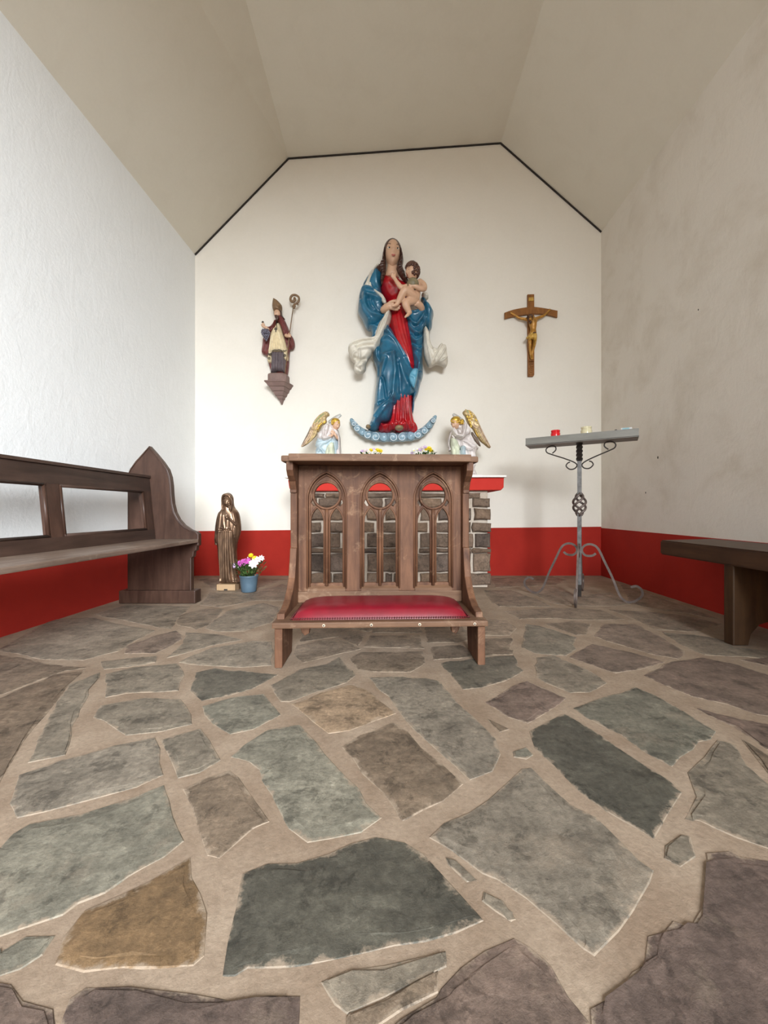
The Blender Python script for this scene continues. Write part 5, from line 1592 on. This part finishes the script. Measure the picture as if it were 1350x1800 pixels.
# ================================================================== crucifix
KC = .000571
cx_ = thing('crucifix', 'carved wooden crucifix with curved crossbeam on the back wall above the candle stand', 'crucifix', (1.3875, 3.88, 2.123))
DC = Draw(630, 1400, KC, (1.3875, 3.88, 2.123), 3.86)
plate('upright', [[(DC.x(u), DC.z(v_)) for u, v_ in ((572, 178), (688, 175), (690, 900), (690, 1590), (672, 1618), (578, 1618), (575, 900))]], .026, M['crosswood'], cx_, .003, 'XZ', -.0135)
topc = catmull([(165, 505), (330, 450), (565, 408), (690, 404), (900, 432), (1095, 470)], 6)
botc = catmull([(1090, 588), (900, 538), (700, 522), (560, 535), (330, 572), (168, 610)], 6)
plate('crossbeam', [[(DC.x(u), DC.z(v_)) for u, v_ in list(topc) + list(botc)]], .022, M['crosswood'], cx_, .003, 'XZ', -.0215)
V = plate('title_plaque', [[(DC.x(u), DC.z(v_)) for u, v_ in ((590, 240), (672, 236), (676, 298), (586, 304))]], .008, M['gilt_light'], cx_, .0015, 'XZ', -.030)
for i in range(7):
    z0 = 1370 + i * 34
    sweep('chisel_mark', [DC.p(596 + 10 * (i % 3), z0, -.0275), DC.p(630, z0 + 12, -.0285), DC.p(672 - 8 * (i % 2), z0 - 4, -.0275)], .003, M['crosswood'], cx_, n=6)
figure('corpus', DC, [[(660, 600, -.060, 40), (655, 660, -.066, 66), (660, 730, -.068, 62), (664, 800, -.064, 50), (662, 860, -.064, 58), (655, 905, -.06, 58)],
                      [(640, 680, -.066, 52), (615, 640, -.058, 36), (570, 615, -.050, 29), (500, 597, -.044, 24), (430, 578, -.040, 22), (370, 535, -.038, 18), (320, 505, -.038, 15)],
                      [(680, 670, -.066, 52), (705, 625, -.058, 36), (750, 592, -.050, 29), (815, 560, -.044, 24), (860, 540, -.040, 22), (910, 500, -.038, 18), (945, 462, -.038, 15)],
                      [(318, 505, -.038, 18), (290, 492, -.04, 14)], [(300, 488, -.042, 8), (318, 470, -.046, 6)], [(290, 495, -.042, 8), (272, 508, -.044, 6)], [(292, 488, -.042, 8), (286, 474, -.046, 6)],
                      [(948, 460, -.038, 18), (966, 445, -.04, 14)], [(968, 440, -.042, 8), (984, 428, -.044, 6)], [(964, 438, -.042, 8), (962, 424, -.046, 6)], [(970, 450, -.042, 8), (986, 446, -.044, 6)],
                      [(618, 900, -.060, 42), (603, 980, -.070, 35), (604, 1060, -.074, 28), (614, 1140, -.058, 24), (628, 1225, -.046, 17), (636, 1262, -.050, 20), (640, 1312, -.060, 14)],
                      [(692, 900, -.060, 42), (690, 980, -.072, 35), (677, 1065, -.076, 28), (668, 1140, -.060, 24), (660, 1225, -.048, 17), (654, 1268, -.056, 20), (655, 1312, -.066, 14)],
                      [(655, 610, -.062, 26), (640, 585, -.070, 24)]], .0026, M['gilt_wood'], cx_, 3)
v, f, Mk = head_data(DC.at(630, 584, -.086, -.11), 120 * KC, rot(-14, 28, -8), .37)
hk = mesh_obj('head', v, f, M['gilt_wood'], cx_)
carve('beard', DC, [(606, 632), (654, 634), (656, 655), (636, 680), (614, 666)], -.095, .022, 18, M['thorn'], hk, res=6)
carve('hair', DC, [(590, 530), (640, 520), (672, 540), (676, 600), (668, 650), (655, 600), (630, 560), (605, 590), (600, 650), (580, 600)], -.092, .022, 16, M['thorn'], hk, res=6)
bits = []
for k in range(3):
    P = [tuple(Mk @ Vector(((.40 + .03 * sin(5 * a + k * 2)) * 120 * KC * sin(a), -(.46 + .03 * cos(4 * a + k)) * 120 * KC * cos(a), (.26 + .03 * sin(7 * a + k)) * 120 * KC))) for a in np.linspace(0, 2 * pi, 25)]
    bits.append(sweep_data(P, .0035, n=6))
v, f = join_data(bits)
mesh_obj('crown_of_thorns', v, f, M['thorn'], hk)
carve('loincloth', DC, [(565, 915), (590, 890), (645, 835), (675, 845), (728, 840), (742, 880), (744, 950), (735, 1000), (712, 1030), (718, 1055), (705, 1078), (690, 1060), (698, 1000), (690, 955), (660, 950), (630, 965), (600, 945), (572, 945)], -.092, .030, 30, M['gilt_light'], cx_, [([(580, 930), (640, 850), (700, 850)], 8, .008), ([(590, 940), (660, 880), (730, 870)], 7, .006), ([(720, 880), (722, 960), (705, 1040)], 8, .008), ([(640, 880), (650, 940)], 6, -.006)], res=6)
ball('cloth_knot', DC.p(698, 852, -.118), (30 * KC, .012, 18 * KC), M['thorn'], cx_, nu=12, nv=8)
box('footrest', (DC.x(634), -.036, DC.z(1345)), (.045, .022, .022), M['crosswood'], cx_, .003)

# ================================================================== two kneeling angels on the altar
KA = .000386


def wing(Dw, parent, outline, yb_, bulge, mat, folds, feathers, fmat, coverts):
    w = carve('wing', Dw, outline, yb_, bulge, 55, mat, parent, folds, back=.6, res=10)
    for (P, r, m) in feathers:
        C = catmull(P, 5)
        n_ = len(C)
        prof_ = [r * (.55 + .45 * sin(pi * min(1, .15 + .85 * i / (n_ - 1)))) for i in range(n_)]
        v_, f_ = sweep_data([Dw.p(u, q, yb_ - bulge * 1.0) for u, q in C], [x * Dw.s for x in prof_], n=8, round_caps=True)
        v_ = [(x, yb_ - bulge + (y - yb_ + bulge) * .8, z) for x, y, z in v_]
        mesh_obj('feather', v_, f_, M[m], w)
    for (u, q, r, a, m) in coverts:
        v_, f_ = ball_data((0, 0, 0), (r * Dw.s * .62, r * Dw.s * .4, r * Dw.s * 1.3), 10, 8, Matrix.Rotation(radians(a), 3, 'Y'))
        mesh_obj('covert_feather', v_ + np.array(Dw.p(u, q, yb_ - bulge * 1.02)), f_, M[m], w)
    return w


def halo(Dw, parent, c, y, r, tilt_z, lean_):
    v_, f_ = lathe_data([(r * .2, -.008), (r * .97, -.009), (r, 0), (r * .97, .009), (r * .2, .008)], 28)
    Rm = Matrix.Rotation(radians(tilt_z), 3, 'Y') @ Matrix.Rotation(radians(lean_), 3, 'X')
    v_ = [tuple(Rm @ Vector(p) + Vector(Dw.p(*c, y))) for p in v_]
    return mesh_obj('halo', v_, f_, M['halo'], parent)


# left angel, facing picture-right
al = thing('angel_statue', 'left kneeling angel statue on the altar with pale blue robe and crossed hands', 'statue', (-.622, 3.50, ALT + .018))
DL = Draw(675, 1706, KA, (-.622, 3.50, ALT), 3.497)
carve('robe', DL, [(500, 770), (480, 850), (455, 930), (440, 985), (468, 1000), (455, 1110), (440, 1250), (420, 1450), (405, 1620), (410, 1694), (700, 1694), (1070, 1694), (1075, 1560), (1060, 1350), (1048, 1150), (1040, 980), (1010, 860), (940, 800), (850, 790), (700, 800), (600, 790)], .0, .100, 140, M['angel_blue'], al,
      [([(480, 900), (600, 880), (760, 860), (850, 830)], 24, .022), ([(560, 1130), (640, 980), (760, 920), (850, 850)], 22, .024), ([(470, 1110), (560, 1040), (620, 960)], 18, .02), ([(740, 970), (800, 930), (850, 880)], 16, -.024), ([(620, 1080), (700, 1200), (720, 1450), (700, 1690)], 26, .024),
       ([(800, 960), (840, 1150), (850, 1400), (860, 1690)], 22, .024), ([(930, 900), (960, 1150), (980, 1450), (990, 1690)], 18, .02), ([(520, 1150), (540, 1400), (530, 1690)], 22, .022), ([(760, 1000), (790, 1250), (790, 1690)], 16, -.02), ([(890, 950), (910, 1300), (920, 1690)], 14, -.018)], back=.9, res=14)
carve('front_drape', DL, [(760, 960), (850, 900), (900, 960), (920, 1150), (930, 1400), (930, 1645), (720, 1640), (700, 1400), (690, 1150)], -.085, .035, 60, M['angel_green'], al, [([(800, 1000), (820, 1300), (820, 1670)], 18, .016), ([(870, 1000), (880, 1300), (880, 1670)], 14, .014)], res=14)
carve('torso', DL, [(760, 440), (850, 445), (930, 520), (985, 600), (1010, 700), (1035, 780), (1020, 860), (900, 870), (700, 870), (520, 860), (495, 800), (530, 660), (600, 590), (640, 510), (700, 460)], -.0, .095, 110, M['angel_white'], al, [([(540, 700), (580, 780), (560, 850)], 20, .015), ([(880, 560), (940, 640), (960, 700)], 16, -.015)], back=.9, res=13)
carve('shawl', DL, [(985, 620), (1015, 700), (1040, 770), (1052, 900), (1058, 1150), (1062, 1500), (950, 1500), (945, 1150), (985, 1050), (990, 860), (965, 720)], -.055, .055, 36, M['angel_white'], al, [([(1010, 720), (1030, 900), (1035, 1400)], 12, .014), ([(985, 900), (985, 1150), (985, 1450)], 10, .012)], res=11)
carve('sleeve', DL, [(735, 468), (790, 490), (790, 560), (765, 640), (728, 735), (780, 730), (845, 720), (866, 775), (835, 815), (760, 845), (680, 862), (625, 850), (606, 780), (618, 660), (650, 560), (690, 490)], -.075, .060, 46, M['angel_white'], al, [([(720, 500), (670, 640), (660, 790)], 18, .016), ([(660, 810), (740, 800), (830, 770)], 16, .014), ([(715, 640), (700, 740)], 12, -.016)], res=11)
figure('body', DL, [[(860, 560, -.055, 50), (910, 500, -.058, 46)], [(800, 765, -.125, 36), (860, 735, -.132, 30), (890, 700, -.135, 26)], [(890, 700, -.138, 13), (845, 660, -.145, 9), (810, 640, -.146, 7)], [(900, 695, -.140, 13), (865, 640, -.148, 9), (838, 610, -.148, 7)], [(912, 690, -.138, 13), (890, 635, -.146, 9), (868, 600, -.146, 7)], [(885, 715, -.14, 13), (840, 690, -.146, 9), (805, 675, -.146, 7)],
                    [(980, 790, -.10, 36), (950, 750, -.125, 30), (925, 710, -.13, 26)], [(925, 705, -.134, 12), (900, 660, -.14, 9)], [(935, 700, -.132, 12), (918, 652, -.138, 9)]], .0036, M['skin'], al, 3)
v, f, Ml = head_data(DL.at(940, 475, -.060, -.095), 235 * KA, rot(48, 26, 6), .38)
hl = mesh_obj('head', v, f, M['skin'], al)
face_parts(hl, Ml, 235 * KA)
v, f = ball_data(DL.p(945, 412, -.052), (102 * KA, 110 * KA, 82 * KA), 20, 14, rot(30, 24, 0))
ha = mesh_obj('hair', v, f, M['angel_gold'], al)
bits = [ball_data(DL.p(885 + rb.uniform(-25, 25), 440 + rb.uniform(-35, 40), -.075 + rb.uniform(-.02, .02)), 24 * KA, 8, 6) for _ in range(16)] + [ball_data(DL.p(945 + 85 * cos(a), 430 + 34 * sin(a), -.085), 22 * KA, 8, 6) for a in np.linspace(0, pi, 9)]
v, f = join_data(bits)
mesh_obj('curls', v, f, M['angel_gold'], ha)
halo(DL, al, (925, 345), .005, 178 * KA, -32, 24)
wing(DL, al, [(700, 163), (765, 182), (800, 228), (792, 268), (750, 292), (722, 340), (742, 410), (700, 462), (640, 495), (580, 590), (545, 648), (510, 660), (492, 730), (400, 832), (300, 920), (200, 988), (135, 1010), (125, 990), (200, 868), (288, 700), (358, 545), (410, 420), (480, 318), (560, 238), (632, 190)], .055, .030, 'x' and M['wing_gold'],
     [([(700, 190), (600, 250), (500, 350), (420, 470)], 16, .010), ([(380, 590), (480, 600), (560, 560)], 14, .010)],
     [([(380, 600), (300, 760), (200, 920), (140, 1000)], 17, 'wing_pink'), ([(410, 620), (340, 780), (260, 900), (180, 985)], 17, 'wing_pink'), ([(440, 630), (390, 780), (320, 880), (250, 945)], 17, 'wing_gold'), ([(470, 630), (430, 760), (380, 840), (320, 900)], 16, 'wing_gold'), ([(500, 620), (470, 720), (430, 790)], 16, 'wing_gold'), ([(360, 540), (290, 700), (210, 850), (135, 995)], 12, 'wing_dark'),
      ([(420, 470), (390, 540), (440, 590), (520, 540)], 14, 'wing_pink')],
     M['wing_pink'], [(700, 210, 34, 40, 'wing_gold'), (745, 215, 30, 20, 'wing_gold'), (650, 240, 32, 40, 'wing_green'), (690, 270, 30, 30, 'wing_gold'), (600, 280, 32, 35, 'wing_green'), (640, 310, 32, 30, 'wing_gold'), (690, 340, 32, 20, 'wing_gold'), (550, 320, 34, 35, 'wing_green'), (590, 350, 32, 30, 'wing_gold'), (510, 370, 34, 30, 'wing_green'), (560, 400, 34, 30, 'wing_green'), (620, 400, 34, 25, 'wing_gold'), (470, 410, 34, 30, 'wing_green'),
                         (680, 430, 36, 40, 'angel_gold'), (560, 510, 48, 40, 'angel_gold'), (530, 570, 44, 40, 'angel_gold'), (480, 480, 34, 35, 'wing_gold'), (440, 510, 30, 30, 'wing_pink'), (600, 470, 34, 40, 'angel_gold')])
box('base', (0, 0, -.003), (.27, .20, .027), M['angel_white'], al, .008)

# right angel, facing picture-left
ar = thing('angel_statue', 'right kneeling angel statue on the altar with praying hands and gilded wings', 'statue', (.668, 3.50, ALT + .018))
DR = Draw(560, 1685, KA, (.668, 3.50, ALT), 3.497)
carve('skirt', DR, [(560, 715), (655, 672), (705, 720), (750, 800), (790, 890), (875, 1012), (830, 1050), (815, 1150), (820, 1280), (812, 1400), (790, 1480), (815, 1550), (836, 1620), (836, 1673), (500, 1673), (215, 1673), (215, 1400), (212, 1150), (195, 980), (188, 850), (215, 770), (300, 750), (440, 800)], 0, .100, 130, M['angel_white'], ar,
      [([(480, 860), (600, 930), (700, 1020)], 18, .02), ([(500, 820), (640, 900), (750, 960)], 16, .018), ([(680, 720), (740, 860), (780, 980)], 18, .018), ([(560, 1060), (640, 1080), (720, 1020)], 20, .024), ([(430, 850), (450, 960), (420, 1060)], 16, -.022), ([(500, 900), (620, 980), (700, 1060)], 10, -.02), ([(700, 1050), (760, 1200), (780, 1400)], 18, .02), ([(600, 1100), (640, 1350), (660, 1650)], 20, .02), ([(750, 1250), (720, 1400), (760, 1500)], 14, -.02)], back=.9, res=14)
carve('front_drape', DR, [(200, 820), (270, 780), (360, 830), (400, 930), (430, 990), (420, 1100), (430, 1400), (420, 1630), (225, 1630), (222, 1300), (215, 1050)], -.080, .040, 60, M['angel_green'], ar, [([(240, 840), (280, 1000), (330, 1100), (340, 1600)], 18, .018), ([(300, 830), (350, 960), (390, 1060)], 14, .014), ([(240, 1000), (260, 1300), (265, 1650)], 14, .014)], res=13)
carve('knee_drape', DR, [(440, 990), (520, 960), (570, 1010), (560, 1090), (600, 1300), (580, 1630), (430, 1630), (440, 1300), (430, 1080)], -.095, .035, 50, M['angel_blue'], ar, [([(490, 1000), (500, 1300), (500, 1650)], 18, .016)], res=13)
carve('torso', DR, [(500, 395), (570, 400), (630, 460), (670, 540), (690, 620), (665, 690), (560, 745), (440, 760), (370, 690), (350, 600), (380, 540), (440, 460)], 0, .095, 100, M['angel_white'], ar, [([(400, 560), (430, 630)], 16, -.02), ([(600, 470), (630, 600), (600, 700)], 18, .014)], back=.9, res=12)
carve('sleeve', DR, [(525, 425), (570, 440), (598, 500), (580, 610), (560, 690), (530, 755), (480, 795), (400, 770), (310, 745), (285, 715), (320, 680), (360, 650), (430, 672), (470, 590), (480, 490)], -.080, .055, 42, M['angel_white'], ar, [([(540, 460), (520, 600), (480, 720)], 18, .016), ([(480, 750), (400, 720), (330, 700)], 14, .014), ([(470, 620), (450, 690)], 10, -.016)], res=11)
carve('shawl', DR, [(245, 600), (215, 700), (198, 800), (185, 900), (195, 980), (212, 1070), (150, 1075), (160, 1010), (128, 970), (135, 860), (150, 760), (180, 680), (220, 610)], -.035, .050, 34, M['angel_white'], ar, [([(225, 640), (165, 800), (150, 960)], 12, .014)], res=10)
figure('body', DR, [[(470, 480, -.055, 46), (400, 460, -.06, 46)], [(350, 700, -.135, 30), (320, 655, -.14, 30)], [(318, 650, -.142, 24), (290, 600, -.142, 14), (262, 552, -.142, 8)], [(330, 645, -.145, 18), (305, 600, -.150, 12), (276, 548, -.148, 8)], [(310, 665, -.142, 20), (278, 630, -.142, 12), (252, 590, -.142, 8)], [(345, 660, -.145, 12), (335, 625, -.15, 8)],
                    [(290, 760, -.10, 22), (262, 735, -.11, 18), (245, 712, -.11, 14)]], .0036, M['angel_white'], ar, 3)
v, f, Mr = head_data(DR.at(325, 425, -.065, -.10), 245 * KA, rot(-50, 24, -8), .38)
hr_ = mesh_obj('head', v, f, M['skin'], ar)
face_parts(hr_, Mr, 245 * KA)
v, f = ball_data(DR.p(312, 352, -.060), (110 * KA, 112 * KA, 82 * KA), 20, 14, rot(-30, 24, 0))
hg = mesh_obj('hair', v, f, M['angel_gold'], ar)
bits = [ball_data(DR.p(445 + rb.uniform(-45, 45), 400 + rb.uniform(-40, 40), -.085 + rb.uniform(-.02, .02)), 26 * KA, 8, 6) for _ in range(22)] + [ball_data(DR.p(310 + 95 * cos(a), 378 + 36 * sin(a), -.095), 24 * KA, 8, 6) for a in np.linspace(0, pi, 10)]
v, f = join_data(bits)
mesh_obj('curls', v, f, M['angel_gold'], hg)
halo(DR, ar, (385, 310), .005, 172 * KA, 34, 24)
WR = [(560, 100), (640, 112), (720, 155), (800, 250), (860, 370), (920, 520), (1000, 690), (1080, 840), (1150, 965), (1152, 1008), (1100, 1012), (1000, 932), (900, 850), (840, 765), (765, 650), (722, 570), (680, 525), (640, 480), (600, 420), (560, 335), (540, 272), (492, 205), (490, 150)]
wing(DR, ar, WR, .045, .032, M['wing_gold'], [([(620, 130), (740, 220), (830, 380), (890, 520)], 14, .010)],
     [([(880, 480), (960, 660), (1050, 830), (1140, 990)], 15, 'wing_pink'), ([(860, 520), (930, 690), (1010, 840), (1095, 985)], 17, 'wing_pink'), ([(830, 540), (890, 700), (960, 820), (1030, 920)], 17, 'wing_gold'), ([(800, 560), (850, 690), (910, 800), (960, 870)], 16, 'wing_gold'), ([(765, 570), (810, 680), (850, 750)], 17, 'angel_gold'), ([(740, 420), (780, 490), (850, 500)], 14, 'wing_pink'), ([(730, 490), (790, 545), (860, 540)], 14, 'wing_pink')],
     None, [(560, 140, 34, -20, 'wing_gold'), (600, 160, 32, -30, 'wing_green'), (650, 150, 32, -45, 'angel_gold'), (550, 200, 34, -10, 'wing_gold'), (610, 220, 34, -25, 'wing_gold'), (670, 210, 32, -40, 'angel_gold'), (730, 230, 32, -45, 'wing_gold'), (590, 280, 36, -15, 'angel_gold'), (640, 290, 34, -25, 'angel_gold'), (700, 270, 34, -35, 'angel_gold'), (760, 300, 34, -40, 'wing_gold'), (630, 350, 38, -10, 'angel_gold'), (690, 340, 34, -25, 'angel_gold'), (800, 360, 34, -40, 'angel_gold'), (660, 420, 42, -10, 'angel_gold'), (760, 380, 34, -30, 'wing_gold'), (820, 410, 32, -40, 'wing_gold'), (680, 500, 36, 0, 'angel_gold')])
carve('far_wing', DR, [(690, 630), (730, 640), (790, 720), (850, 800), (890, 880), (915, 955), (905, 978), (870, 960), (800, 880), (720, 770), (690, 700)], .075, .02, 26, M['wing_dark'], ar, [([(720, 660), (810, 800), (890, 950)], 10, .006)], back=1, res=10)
box('base', (0, 0, -.003), (.26, .20, .027), M['angel_white'], ar, .008)
